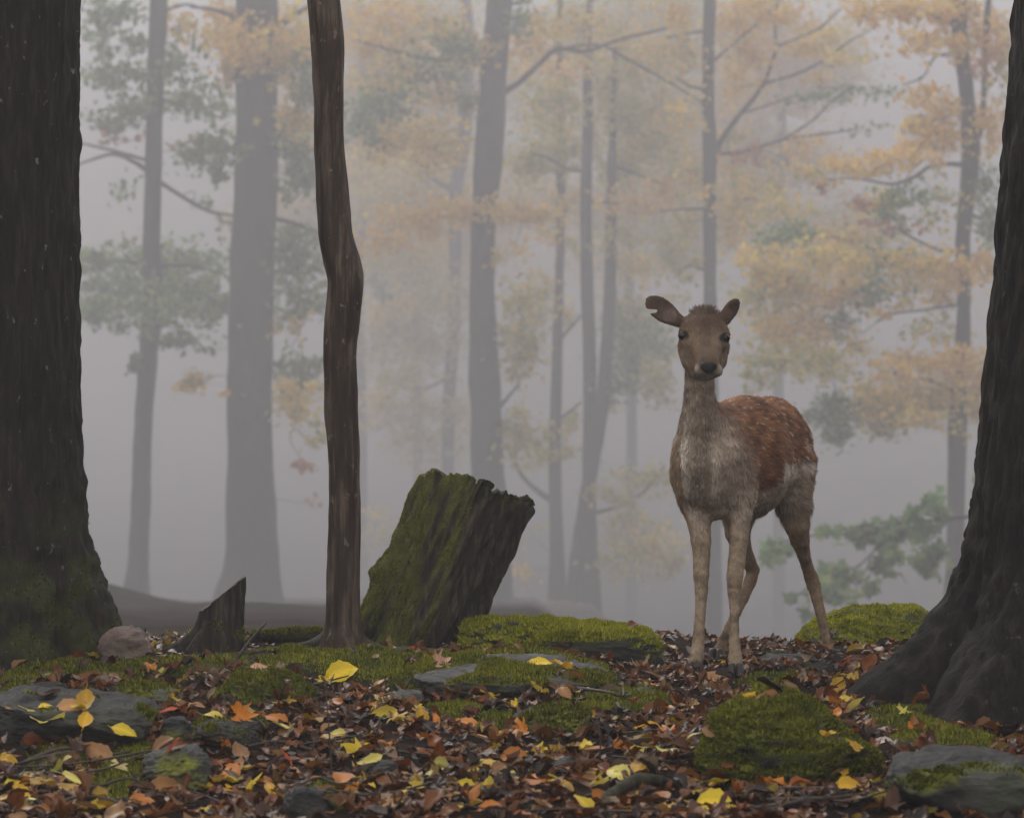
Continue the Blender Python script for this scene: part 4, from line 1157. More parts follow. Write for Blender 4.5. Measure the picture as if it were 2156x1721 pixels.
def build_deer():
    h = 0.0036
    lo = np.array([0.26, 6.66, -0.05]); hi = np.array([0.84, 7.66, 0.90])
    dims = np.ceil((hi - lo) / h).astype(int) + 1
    Fd = np.full(dims, 1.0, dtype=np.float32)
    axs = [lo[i] + np.arange(dims[i]) * h for i in range(3)]
    def region(mn, mx, fn):
        i0 = np.maximum(((mn - lo) / h).astype(int), 0)
        i1 = np.minimum(((mx - lo) / h).astype(int) + 2, dims)
        sl = tuple(slice(a, b_) for a, b_ in zip(i0, i1))
        X, Y, Z = np.meshgrid(axs[0][sl[0]], axs[1][sl[1]], axs[2][sl[2]], indexing='ij')
        Fd[sl] = fn(Fd[sl], np.stack([X, Y, Z], -1))
    def smin(a, b_, k):
        hh = np.clip(0.5 + 0.5 * (b_ - a) / k, 0, 1)
        return b_ * (1 - hh) + a * hh - k * hh * (1 - hh)
    def cap(a, b_, ra, rb, k, sq=None):
        mg = max(ra, rb) * 1.6 + k + 0.01
        def fn(F0, p):
            ab = b_ - a
            t = np.clip(((p - a) @ ab) / (ab @ ab), 0, 1)
            q = p - (a + t[..., None] * ab)
            if sq is not None:
                q = q / sq
            dd = np.linalg.norm(q, axis=-1) - (ra + (rb - ra) * t)
            return smin(F0, dd, k)
        region(np.minimum(a, b_) - mg, np.maximum(a, b_) + mg, fn)
    def chain(pts, k, k0=.004):
        A = np.array([P(*u[:3]) for u in pts]); R = np.array([u[3] for u in pts])
        mg = R.max() * 1.3 + k + 0.01
        def fn(F0, p):
            dd = None
            for a, b_, ra, rb in zip(A[:-1], A[1:], R[:-1], R[1:]):
                ab = b_ - a
                t = np.clip(((p - a) @ ab) / (ab @ ab), 0, 1)
                q = np.linalg.norm(p - (a + t[..., None] * ab), axis=-1) - (ra + (rb - ra) * t)
                dd = q if dd is None else smin(dd, q, k0)
            return smin(F0, dd, k)
        region(A.min(0) - mg, A.max(0) + mg, fn)
    def ell(c, axes, r, k, sub=False, cup=None):
        A = np.array(axes, float); A /= np.linalg.norm(A, axis=1)[:, None]
        r = np.array(r)
        mg = r.max() + k + 0.01
        def fn(F0, p):
            q = ((p - c) @ A.T) / r
            l = np.linalg.norm(q, axis=-1)
            g = np.linalg.norm(q / r, axis=-1) + 1e-9
            dd = l * (l - 1.0) / g
            if cup is not None:
                q2 = ((p - c - cup[0]) @ A.T) / (r * cup[1])
                l2 = np.linalg.norm(q2, axis=-1); g2 = np.linalg.norm(q2 / (r * cup[1]), axis=-1) + 1e-9
                dd = np.maximum(dd, -(l2 * (l2 - 1) / g2))
            return np.maximum(F0, -dd) if sub else smin(F0, dd, k)
        region(c - mg, c + mg, fn)
    # trunk
    chain([(1500, 968, 7.10, .094), (1555, 966, 7.25, .108), (1612, 950, 7.42, .100)], .03, .03)
    chain([(1516, 905, 7.10, .050), (1572, 894, 7.27, .058), (1622, 898, 7.42, .066)], .05, .03)
    chain([(1520, 1030, 7.12, .062), (1575, 1025, 7.27, .060), (1612, 1000, 7.40, .06)], .05, .03)
    chain([(1655, 930, 7.46, .060), (1662, 985, 7.44, .052)], .03)
    chain([(1474, 975, 7.03, .056), (1484, 1015, 7.05, .060), (1502, 1052, 7.07, .044)], .03)
    # neck
    chain([(1471, 790, 6.985, .029), (1469, 840, 7.0, .031), (1466, 890, 7.02, .038), (1465, 935, 7.04, .048), (1472, 985, 7.06, .058)], .025)
    chain([(1476, 760, 7.0, .030), (1475, 830, 7.045, .030), (1480, 880, 7.08, .042), (1500, 905, 7.12, .052)], .03)
    # legs
    chain([(1448, 1005, 7.08, .038), (1460, 1050, 7.07, .036), (1472, 1100, 7.06, .0262), (1476, 1140, 7.05, .0225), (1477, 1170, 7.05, .0190), (1476, 1209, 7.04, .0178), (1477, 1240, 7.04, .0148), (1475, 1288, 7.03, .0118), (1471, 1334, 7.02, .0125), (1469, 1362, 7.015, .0135), (1467, 1381, 7.005, .0165), (1464, 1398, 6.995, .0150)], .016)
    chain([(1545, 990, 7.10, .052), (1553, 1045, 7.085, .040), (1558, 1090, 7.07, .0245), (1556, 1135, 7.06, .0210), (1551, 1181, 7.05, .0195), (1547, 1215, 7.04, .0185), (1546, 1245, 7.04, .0150), (1547, 1288, 7.03, .0108), (1546, 1319, 7.03, .0102), (1547, 1360, 7.02, .0122), (1548, 1385, 7.01, .0155), (1549, 1404, 7.0, .0150)], .016)
    chain([(1655, 985, 7.42, .072), (1670, 1060, 7.40, .044), (1678, 1105, 7.39, .030), (1684, 1135, 7.41, .0232), (1692, 1166, 7.44, .0158), (1699, 1190, 7.47, .0142), (1708, 1215, 7.495, .0165), (1713, 1230, 7.495, .0165), (1720, 1258, 7.485, .0136), (1727, 1288, 7.475, .0122), (1734, 1319, 7.465, .0106), (1741, 1349, 7.455, .0102), (1746, 1368, 7.45, .0120), (1751, 1382, 7.44, .0118)], .018)
    chain([(1570, 1000, 7.41, .066), (1556, 1075, 7.39, .042), (1553, 1120, 7.40, .030), (1560, 1150, 7.43, .024), (1574, 1178, 7.46, .0185), (1586, 1199, 7.48, .0150), (1580, 1222, 7.475, .0150), (1565, 1258, 7.46, .0128), (1551, 1288, 7.45, .0114), (1536, 1319, 7.44, .0108), (1524, 1345, 7.43, .0112), (1516, 1366, 7.42, .0135), (1511, 1380, 7.41, .0130)], .018)
    # tail
    chain([(1672, 905, 7.52, .018), (1690, 940, 7.54, .016), (1697, 985, 7.545, .011)], .015)
    # head
    cap(P(1482, 692, 6.955), P(1483, 705, 6.925), .047, .047, .012)
    chain([(1483, 715, 6.915, .040), (1488, 745, 6.86, .030), (1492, 766, 6.806, .0225)], .016, .01)
    chain([(1476, 740, 6.94, .043), (1483, 765, 6.89, .032), (1490, 780, 6.825, .0185)], .016, .01)
    chain([(1449, 728, 6.945, .022), (1457, 760, 6.93, .021), (1470, 782, 6.90, .014)], .018, .008)
    chain([(1521, 730, 6.945, .017), (1513, 760, 6.925, .017), (1504, 780, 6.89, .013)], .018, .008)
    for (a, b_) in ((1440, 704), (1525, 708)):
        s_ = 1 if a < 1480 else -1
        cap(P(a, b_, 6.922), P(a + 5 * s_, b_ + 14, 6.914), .0125, .011, .014)
        cap(P(a + 4 * s_, b_ - 14, 6.926), P(a + 20 * s_, b_ - 17, 6.922), .011, .011, .014)
    for (a, b_) in ((1474, 779), (1510, 780)):
        cap(P(a, b_, 6.805), P(a, b_ + 1, 6.815), .0125, .0125, .010)
    cap(P(1491, 788, 6.822), P(1487, 785, 6.86), .0100, .0145, .012)
    # ears
    c = P(1394, 652, 6.965)
    ax = P(1359, 628, 6.955) - P(1428, 674, 6.975)
    nrm = np.cross(ax, [0.25, -0.15, 1.0]); nrm = np.array([0.18, -1.0, 0.25]); nrm -= ax * (nrm @ ax) / (ax @ ax)
    sid = np.cross(nrm, ax)
    ell(c, [ax, sid, nrm], (.046, .0270, .0085), .006, cup=(nrm / np.linalg.norm(nrm) * .0105, np.array([.93, .88, 1.05])))
    cap(P(1430, 676, 6.97), P(1415, 667, 6.972), .013, .012, .014)
    c2 = P(1537, 655, 6.98)
    ax2 = P(1560, 629, 6.99) - P(1522, 678, 6.965)
    n2 = np.array([0.55, -0.6, -0.25]); n2 -= ax2 * (n2 @ ax2) / (ax2 @ ax2)
    ell(c2, [ax2, np.cross(n2, ax2), n2], (.036, .0225, .0085), .006, cup=(n2 / np.linalg.norm(n2) * .0105, np.array([.93, .88, 1.05])))
    cap(P(1528, 672, 6.965), P(1533, 664, 6.972), .012, .011, .012)
    # torn notch in the left ear
    def notch(F0, p):
        a, b_ = P(1350, 656, 6.955), P(1384, 654, 6.96)
        ab = b_ - a
        t = np.clip(((p - a) @ ab) / (ab @ ab), 0, 1)
        q = (p - (a + t[..., None] * ab)) / np.array([1, 6, 1])
        return np.maximum(F0, -(np.linalg.norm(q, axis=-1) - (.0068 - .0038 * t)))
    region(P(1350, 654, 6.955) - .06, P(1378, 654, 6.96) + .06, notch)
    V, F = surface_nets(Fd, lo, h)
    # relax
    for _ in range(2):
        acc = np.zeros_like(V); cnt = np.zeros(len(V))
        for a, b_ in ((0, 1), (1, 2), (2, 3), (3, 0)):
            np.add.at(acc, F[:, a], V[F[:, b_]]); np.add.at(cnt, F[:, a], 1)
            np.add.at(acc, F[:, b_], V[F[:, a]]); np.add.at(cnt, F[:, b_], 1)
        V = V * 0.5 + 0.5 * acc / cnt[:, None]
    N = vert_normals(V, F)
    u0, u1 = P(1490, 960, 7.05), P(1622, 940, 7.45)
    axis = u1 - u0; axis[2] = 0; L = np.linalg.norm(axis); axis /= L
    spots = []
    srng = np.random.default_rng(5)
    cand, cn, _ = sample_surface(V, F, 6000)
    for p, q in zip(cand, cn):
        u = (p - u0) @ axis / L
        if 0.12 < u < 1.15 and 0.47 < p[2] < 0.63 and p[1] > 7.06 and all(np.linalg.norm(p - s) > 0.029 for s in spots):
            spots.append(p + srng.normal(0, .003, 3))
    spots = np.array(spots)
    def color(p, n):
        k = len(p)
        px = 1078 + p[:, 0] / p[:, 1] * FPX
        py = HZ + (HC - p[:, 2]) / p[:, 1] * FPX
        u = (p - u0) @ axis / L
        z = p[:, 2]
        nz = fbm(p * 40, 3, 101)
        red = np.array([0.27, 0.125, 0.060]); dred = np.array([0.13, 0.058, 0.032]); tan = np.array([0.28, 0.215, 0.155]); grey = np.array([0.42, 0.335, 0.26])
        white = np.array([0.74, 0.66, 0.55]); face = np.array([0.17, 0.115, 0.075]); dark = np.array([0.045, 0.032, 0.026]); belly = np.array([0.37, 0.285, 0.205])
        col = np.tile(grey, (k, 1))
        def mixin(m, c):
            m = np.clip(m, 0, 1)[:, None]
            col[:] = col * (1 - m) + np.asarray(c) * m
        # trunk: red coat over a pale flank line and tan belly
        flank = 0.462 + 0.014 * nz - 0.055 * smooth(0.52, 0.36, u + 0.05 * nz) + 0.03 * smooth(0.2, 0.05, u)
        body = smooth(0.02, 0.22, u + 0.06 * nz + 0.5 * (z - 0.45)) * (p[:, 1] > 7.02)
        mixin(body * smooth(flank - 0.006, flank + 0.008, z), red)
        mixin(body * smooth(flank - 0.006, flank + 0.008, z) * smooth(0.25, -0.35, nz) * 0.55, dred)
        mixin(body * smooth(0.56, 0.61, z) * 0.45, dred)
        mixin(body * smooth(0.75, 1.1, u) * 0.6, dred)
        ln = smooth(0.022, 0.006, np.abs(z - (flank - 0.012)))
        mixin(body * ln * smooth(0.42, 0.55, u) * smooth(1.02, 0.9, u) * 0.6, white)
        mixin(body * smooth(flank - 0.02, flank - 0.05, z) * 0.8, belly)
        mixin(body * smooth(0.85, 1.0, u + 0.05 * nz) * smooth(flank, flank - 0.03, z) * 0.7, np.array([0.19, 0.115, 0.068]))
        mixin(body * smooth(0.39, 0.36, z) * 0.6, tan * 0.75)
        # neck: grey front, warm edge, white sides at the chest
        mixin(smooth(0.35, 0.2, np.abs(n[:, 0])) * 0, grey)
        nk = (z > 0.40) * (u < 0.12) * (z < 0.69)
        mixin(nk * smooth(1458, 1436, px + 6 * nz) * smooth(0.60, 0.52, z) * smooth(0.36, 0.42, z) * 0.8, white)
        mixin(nk * smooth(1492, 1503, px) * smooth(0.52, 0.47, z) * smooth(1520, 1508, px) * 0.5, white)
        mixin(nk * smooth(0.62, 0.50, z) * smooth(30, 8, np.abs(px - 1474)) * 0.7, tan * 0.75)
        mixin((u < 0.12) * (n[:, 0] < -0.75) * smooth(0.62, 0.5, z) * 0.7, np.array([0.30, 0.16, 0.07]))
        # legs
        leg = smooth(0.36, 0.30, z)
        mixin(leg * 0.9, np.array([0.37, 0.28, 0.185]))
        mixin(leg * smooth(0.1, 0.6, nz) * 0.5, np.array([0.10, 0.075, 0.055]))
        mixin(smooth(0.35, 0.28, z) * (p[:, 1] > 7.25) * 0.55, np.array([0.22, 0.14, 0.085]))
        mixin(smooth(0.09, 0.04, z) * smooth(-0.2, 0.5, nz) * 0.75, np.array([0.05, 0.038, 0.03]))
        # head
        hd = smooth(0.655, 0.675, z) * (p[:, 1] < 7.06)
        hd = np.maximum(hd, (z > 0.64) * (p[:, 1] < 6.93))
        mixin(hd, face)
        mixin(hd * smooth(0.765, 0.80, z + 0.012 * nz) * 0.75, np.array([0.075, 0.044, 0.028]))
        mixin(hd * smooth(0.6, 0.2, np.abs((px - 1485) / 30)) * smooth(0.70, 0.75, z) * 0.45, dark)
        eyes = np.minimum(np.hypot((px - 1438) / 1.25, py - 706), np.hypot((px - 1527) / 1.25, py - 711))
        ring = smooth(24, 14, eyes) * (p[:, 1] < 6.95)
        mixin(ring * (py > 700) * 0.45, np.array([0.30, 0.22, 0.15]))
        mixin(smooth(13, 8, eyes) * (p[:, 1] < 6.95), dark * 0.6)
        muz = (p[:, 1] < 6.88) * smooth(752, 762, py)
        mixin(smooth(6.89, 6.83, p[:, 1]) * smooth(725, 755, py + 6 * nz) * smooth(26, 8, np.abs(px - 1491)) * 0.5, dark)
        mixin(smooth(6.87, 6.83, p[:, 1]) * smooth(17, 25, np.abs(px - 1492)) * smooth(12, 3, np.abs(py - 775)) * smooth(34, 26, np.abs(px - 1492)) * 0.7, np.array([0.46, 0.40, 0.31]))
        mixin(smooth(6.93, 6.88, p[:, 1]) * smooth(776, 790, py) * 0.75, np.array([0.36, 0.315, 0.26]))
        mixin(hd * smooth(1446, 1432, px) * smooth(735, 755, py) * 0.5, np.array([0.24, 0.20, 0.16]))
        mixin(smooth(6.87, 6.84, p[:, 1]) * smooth(2.6, 1.0, np.abs(py - 786.5 + 0.012 * (px - 1491) ** 2 * 0.12)) * smooth(24, 16, np.abs(px - 1491)) * 0.35, dark)
        mixin(hd * smooth(16, 5, np.hypot((px - 1447) / 0.8, (py - 728) / 1.6)) * 0.4, np.array([0.27, 0.20, 0.14]))
        ear = (px < 1424) * (z > 0.75) + (px > 1537) * (z > 0.75)
        mixin((ear > 0) * 0.85, np.array([0.10, 0.068, 0.052]))
        mixin((ear > 0) * smooth(22, 10, np.hypot(px - 1412, py - 664)) * 0.5, np.array([0.2, 0.15, 0.12]))
        # white spots of the coat
        if len(spots):
            hit = np.zeros(k)
            on = np.nonzero((body > 0) & (z > 0.45) & (z < 0.65))[0]
            pb = p[on]
            for s in spots:
                near_ = np.nonzero(np.abs(pb - s).max(1) < 0.014)[0]
                if not len(near_):
                    continue
                q = pb[near_] - s
                sax = axis * 0.84 + np.array([0, 0, -0.54])
                al = q @ sax
                pr = q - al[:, None] * sax
                ii = on[near_]
                hit[ii] = np.maximum(hit[ii], smooth(1.0, 0.5, np.sqrt((al / 0.0125) ** 2 + (np.linalg.norm(pr, axis=1) / 0.0046) ** 2)))
            mixin(hit * body * (z > flank) * 0.55, np.array([0.68, 0.56, 0.43]))
        # rump streaks by the tail
        mixin((px > 1690) * (z > 0.42) * (z < 0.53) * smooth(0.1, 0.5, nz) * 0.4, white)
        return np.clip(col * (1 + 0.18 * nz)[:, None], 0.01, 0.9)
    base = P(1580, 1410, 7.2)
    base[2] = 0.0
    e = empty('deer', base, 'spotted fawn standing among mossy rocks with a notched ear', 'deer')
    body = mesh_obj('body', V, F, M_HIDE, e, col=color(V, N) * 0.8)
    # eyes, nose, hooves
    iv, jf = ico(3)
    for (a, b_) in ((1437, 706), (1527.5, 711)):
        eo = mesh_obj('eye', iv * np.array([.0104, .0085, .0092]) + P(a, b_, 6.908), jf, M_EYE, e)
    nv = iv.copy()
    nv = np.sign(nv) * np.abs(nv) ** 0.8
    nv[:, 0] *= 1 - 0.42 * np.clip(-nv[:, 2] + 0.1, 0, 1)
    nv[:, 2] -= 0.25 * np.exp(-(nv[:, 0] / 0.35) ** 2) * (nv[:, 2] > 0)
    nv = nv * np.array([.0188, .0100, .0140])
    nv[:, 1] += 0.004 * np.exp(-((np.abs(nv[:, 0]) - .010) / .004) ** 2 - ((nv[:, 2] - 0.0) / .004) ** 2)
    mesh_obj('nose', nv + P(1492, 773, 6.790), jf, M_NOSE, e)
    def hoof(c, yaw):
        for s in (-1, 1):
            n, nvv = 14, 7
            th = np.linspace(0, 2 * np.pi, n, endpoint=False)
            VV = []
            for j in range(nvv):
                t = j / (nvv - 1)
                z = 0.030 * t
                rx = 0.0098 - 0.002 * t; ry = 0.019 - 0.009 * t
                fw = -0.010 * (1 - t) ** 1.2
                x = rx * np.cos(th) + s * 0.0088; y = ry * np.sin(th) + fw
                VV.append(np.stack([x, y, np.full(n, z)], 1))
            VV = np.concatenate(VV)
            cc, ss = math.cos(yaw), math.sin(yaw)
            VV = VV @ np.array([[cc, ss, 0], [-ss, cc, 0], [0, 0, 1]])
            FF = [tuple(f) for f in grid_faces(n, nvv)] + [tuple(range(n))[::-1], tuple(range((nvv - 1) * n, nvv * n))]
            mesh_obj('hoof', VV + c, FF, M_HOOF, e)
    for (a, b_, d_, yw) in ((1462, 1421, 6.99, 0.1), (1549, 1423, 6.99, -0.05), (1755, 1394, 7.435, 0.35), (1508, 1391, 7.40, -0.35)):
        hoof(P(a, b_, d_), yw)
    # fur
    n = 95000
    p, nn, fid = sample_surface(V, F, n)
    sn = N[fid].mean(1); sn /= np.linalg.norm(sn, axis=1)[:, None]
    px = 1078 + p[:, 0] / p[:, 1] * FPX
    py = HZ + (HC - p[:, 2]) / p[:, 1] * FPX
    u = (p - u0) @ axis / L
    flow = np.tile(axis * 0.85 + np.array([0, 0, -0.55]), (n, 1))
    dn = np.array([0.0, 0.1, -1.0])
    neckm = smooth(0.15, 0.0, u)[:, None]
    flow = flow * (1 - neckm) + dn * neckm
    legm = smooth(0.38, 0.32, p[:, 2])[:, None]
    flow = flow * (1 - legm) + np.array([0.05, 0.1, -1.0]) * legm
    headm = ((p[:, 2] > 0.655) & (p[:, 1] < 7.03))
    flow[headm] = np.array([0, 0.7, 0.55])
    flow[headm & (p[:, 2] < 0.70) & (p[:, 1] > 6.9)] = dn
    earm = headm & ((px < 1424) | (px > 1537)) & (p[:, 2] > 0.76)
    flow[earm & (px < 1424)] = np.array([-0.8, 0, 0.5]); flow[earm & (px > 1530)] = np.array([0.5, 0.2, 0.6])
    flow -= sn * (flow * sn).sum(1)[:, None]
    flow /= np.linalg.norm(flow, axis=1)[:, None] + 1e-6
    ln = np.full(n, 0.017)
    ln = ln * (1 - neckm[:, 0]) + 0.012 * neckm[:, 0]
    ln = ln * (1 - legm[:, 0]) + 0.0065 * legm[:, 0]
    ln[headm] = 0.0055
    ln[earm] = 0.004
    ln[headm & (p[:, 1] < 6.86)] = 0.003
    tuft = headm & (np.abs(px - 1485) < 32) & (py < 662)
    ln[tuft] = 0.014
    flow[tuft] = np.array([0, 0.35, 0.6]) + rng.normal(0, 0.3, (tuft.sum(), 3))
    ln[(p[:, 2] > 0.32) & (p[:, 2] < 0.37) & (u > 0.2)] = 0.022
    ln *= rng.uniform(0.6, 1.3, n)
    clump = np.stack([vnoise(p * 70 + 9 * i, 200 + i) for i in range(3)], 1) * 0.30
    lift = np.where(headm, 0.25, 0.20) + rng.uniform(0, 0.12, n)
    dirv = flow + sn * lift[:, None] + clump + rng.normal(0, 0.10, (n, 3))
    dirv /= np.linalg.norm(dirv, axis=1)[:, None]
    nosem = (np.hypot(px - 1492, py - 774) < 19) & (p[:, 1] < 6.86)
    eyem = (np.minimum(np.hypot(px - 1437, py - 706), np.hypot(px - 1527, py - 711)) < 10) & (p[:, 1] < 6.95)
    keep = ~(nosem | eyem)
    side = np.cross(dirv, sn); side /= np.linalg.norm(side, axis=1)[:, None] + 1e-9
    w = np.where(headm | (legm[:, 0] > 0.5), 0.00045, 0.00065)[:, None]
    a = p - side * w; b_ = p + side * w
    m1 = p + dirv * (ln * 0.6)[:, None]
    c = p + (dirv * 0.92 - sn * 0.12) * ln[:, None]
    VV = np.stack([a, b_, m1 + side * w * 0.8, m1 - side * w * 0.8, c], 1)[keep].reshape(-1, 3)
    m = keep.sum()
    o5 = (np.arange(m) * 5)[:, None]
    FF = np.concatenate([o5 + np.array([0, 1, 2]), o5 + np.array([0, 2, 3]), o5 + np.array([3, 2, 4])])
    strk = fbm(np.stack([p @ axis * 22, (p[:, 0] - p[:, 1]) * 90, p[:, 2] * 90], 1), 2, 303)[keep]
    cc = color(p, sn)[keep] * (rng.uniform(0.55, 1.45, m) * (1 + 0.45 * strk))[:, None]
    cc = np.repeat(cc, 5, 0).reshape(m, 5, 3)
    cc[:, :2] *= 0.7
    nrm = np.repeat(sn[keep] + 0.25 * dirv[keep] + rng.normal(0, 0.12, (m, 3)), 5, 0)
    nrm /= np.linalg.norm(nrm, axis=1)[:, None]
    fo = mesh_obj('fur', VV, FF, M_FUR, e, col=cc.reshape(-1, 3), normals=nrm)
    fo['kind'] = 'stuff'
build_deer()

# ------------------------------------------------------------------ leaves, twigs
BV = BVHTree.FromPolygons([tuple(v) for v in np.concatenate(COLV)], COLF)
def cast_px(px, py):
    o = Vector((0, 0, HC))
    dv = Vector(((px - 1078) / FPX, 1.0, -(py - HZ) / FPX)).normalized()
    hit = BV.ray_cast(o, dv, 30)
    return hit[0], hit[1]
def cast_down(x, y):
    hit = BV.ray_cast(Vector((x, y, 1.2)), Vector((0, 0, -1)), 5)
    return hit[0], hit[1]

def leaf_proto(kind, seed):
    """unit-length leaf along +x; returns verts, quads/tris, vein weights"""
    r = np.random.default_rng(seed)
    V, F, vein = [], [], []
    fold = r.uniform(0.05, 0.30); curl = r.uniform(-0.35, 0.45); twist = r.uniform(-0.35, 0.35); wave = r.uniform(0.02, 0.07)
    if kind == 'ovate':
        n = 9
        wmax = r.uniform(0.26, 0.36)
        for i in range(n + 1):
            t = i / n
            w = wmax * (math.sin(math.pi * t ** 0.85) ** 0.8) + 0.004
            for s in (-1, -0.5, 0, 0.5, 1):
                jag = 1 + (0.07 * ((i % 2) * 2 - 1) if abs(s) == 1 else 0)
                V.append((t - 0.5, s * w * jag, abs(s) * fold * w + wave * math.sin(9 * t + s * 2 + seed) * abs(s)))
                vein.append(1.0 if s == 0 else 0.0)
        for i in range(n):
            for j in range(4):
                a = i * 5 + j
                F.append((a, a + 5, a + 6, a + 1))
    else:
        n = 25
        lob = [1.0, 0.80, 0.80, 0.62, 0.62]
        c = len(V)
        V.append((-0.25, 0, 0)); vein.append(1.0)
        for i in range(n):
            a = -math.pi + 2 * math.pi * (i + 0.5) / n
            rad = 0.36
            for k, la in enumerate((0.0, 0.75, -0.75, 1.6, -1.6)):
                dd = abs(a - la)
                rad = max(rad, 0.78 * lob[k] * max(0, 1 - dd / 0.56) ** 0.7)
            rad *= 0.82 + 0.3 * r.random()
            if abs(a) > 2.6:
                rad = 0.14
            for q in (0.5, 1.0):
                V.append((-0.25 + q * rad * math.cos(a), q * rad * math.sin(a), q * (fold * 0.35 * abs(math.sin(2.5 * a)) + wave * math.sin(5 * a + seed))))
                vein.append(0.0)
        for i in range(n):
            j = (i + 1) % n
            F.append((0, 1 + 2 * i, 1 + 2 * j))
            F.append((1 + 2 * i, 2 + 2 * i, 2 + 2 * j, 1 + 2 * j))
    V = np.array(V)
    if kind != 'ovate':                      # crumpled, uneven
        V[:, 2] += 0.10 * fbm(V * 4.0 + seed, 2, seed) + 0.05 * fbm(V * 9.0 + seed, 2, seed + 1)
        V[:, :2] += 0.06 * np.stack([vnoise(V * 5 + seed, seed + 2), vnoise(V * 5 + seed, seed + 3)], 1)
        V[:, 1] *= r.uniform(0.6, 0.95)
    # curl along and across, twist
    x = V[:, 0].copy()
    V[:, 2] += curl * x * x * 1.6 + r.uniform(-0.5, 0.9) * V[:, 1] ** 2
    ang = twist * x * 2
    y, z = V[:, 1].copy(), V[:, 2].copy()
    V[:, 1] = y * np.cos(ang) - z * np.sin(ang); V[:, 2] = y * np.sin(ang) + z * np.cos(ang)
    # stalk
    b0 = len(V)
    root = V[2] if kind == 'ovate' else V[0]
    st = np.array([[root[0], -0.012, root[2]], [root[0], 0.012, root[2]], [root[0] - 0.16, 0.008 + 0.03, root[2] + 0.02], [root[0] - 0.16, -0.008 + 0.03, root[2] + 0.02], [root[0] - 0.30, 0.02, root[2] + 0.06], [root[0] - 0.30, 0.006, root[2] + 0.06]])
    V = np.concatenate([V, st]); vein += [0.6] * 6
    F += [(b0, b0 + 1, b0 + 2, b0 + 3), (b0 + 3, b0 + 2, b0 + 4, b0 + 5)]
    V[:, 2] -= V[:, 2].min()
    return V, F, np.array(vein)
PROTO = [leaf_proto('ovate', i) for i in range(8)] + [leaf_proto('maple', 20 + i) for i in range(7)]
PMESH = []
for i, (V, F, vn) in enumerate(PROTO):
    me = bpy.data.meshes.new('leaf_shape')
    me.from_pydata([tuple(v) for v in V], [], F)
    me.polygons.foreach_set('use_smooth', np.ones(len(me.polygons), dtype=bool))
    a = me.attributes.new('vein', 'FLOAT', 'POINT')
    a.data.foreach_set('value', vn.astype(np.float32))
    me.materials.append(M_LEAF)
    PMESH.append(me)

def orient(nrm, heading, tilt_ax, tilt):
    z = Vector(nrm).normalized()
    x = Vector((math.cos(heading), math.sin(heading), 0))
    x = (x - z * x.dot(z)).normalized()
    y = z.cross(x)
    M = Matrix((x, y, z)).transposed()
    T = Matrix.Rotation(tilt, 3, Vector((math.cos(tilt_ax), math.sin(tilt_ax), 0)))
    return M @ T

def place_leaf(pos, nrm, size, color, label, group, kind=None, heading=None, tilt=None, name='fallen_leaf', tilt_ax=None, push=0.0):
    k = kind if kind is not None else (random.randrange(8) if random.random() < 0.7 else random.randrange(8, len(PMESH)))
    h = random.uniform(0, 6.28) if heading is None else heading
    t = random.gauss(0, 0.22) if tilt is None else tilt
    R = orient(nrm, h, random.uniform(0, 6.28) if tilt_ax is None else tilt_ax, t)
    o = bpy.data.objects.new(name, PMESH[k])
    C.objects.link(o)
    V = PROTO[k][0] * size
    w = V @ np.array(R).T
    n = np.array(nrm)
    low = (w @ n).min()
    o.matrix_world = Matrix.Translation(Vector(pos) + Vector(nrm) * (-low - 0.002 + push)) @ (R.to_4x4() @ Matrix.Scale(size, 4))
    o.color = (*color, 1)
    tag(o, label, 'leaf', group)
    return o

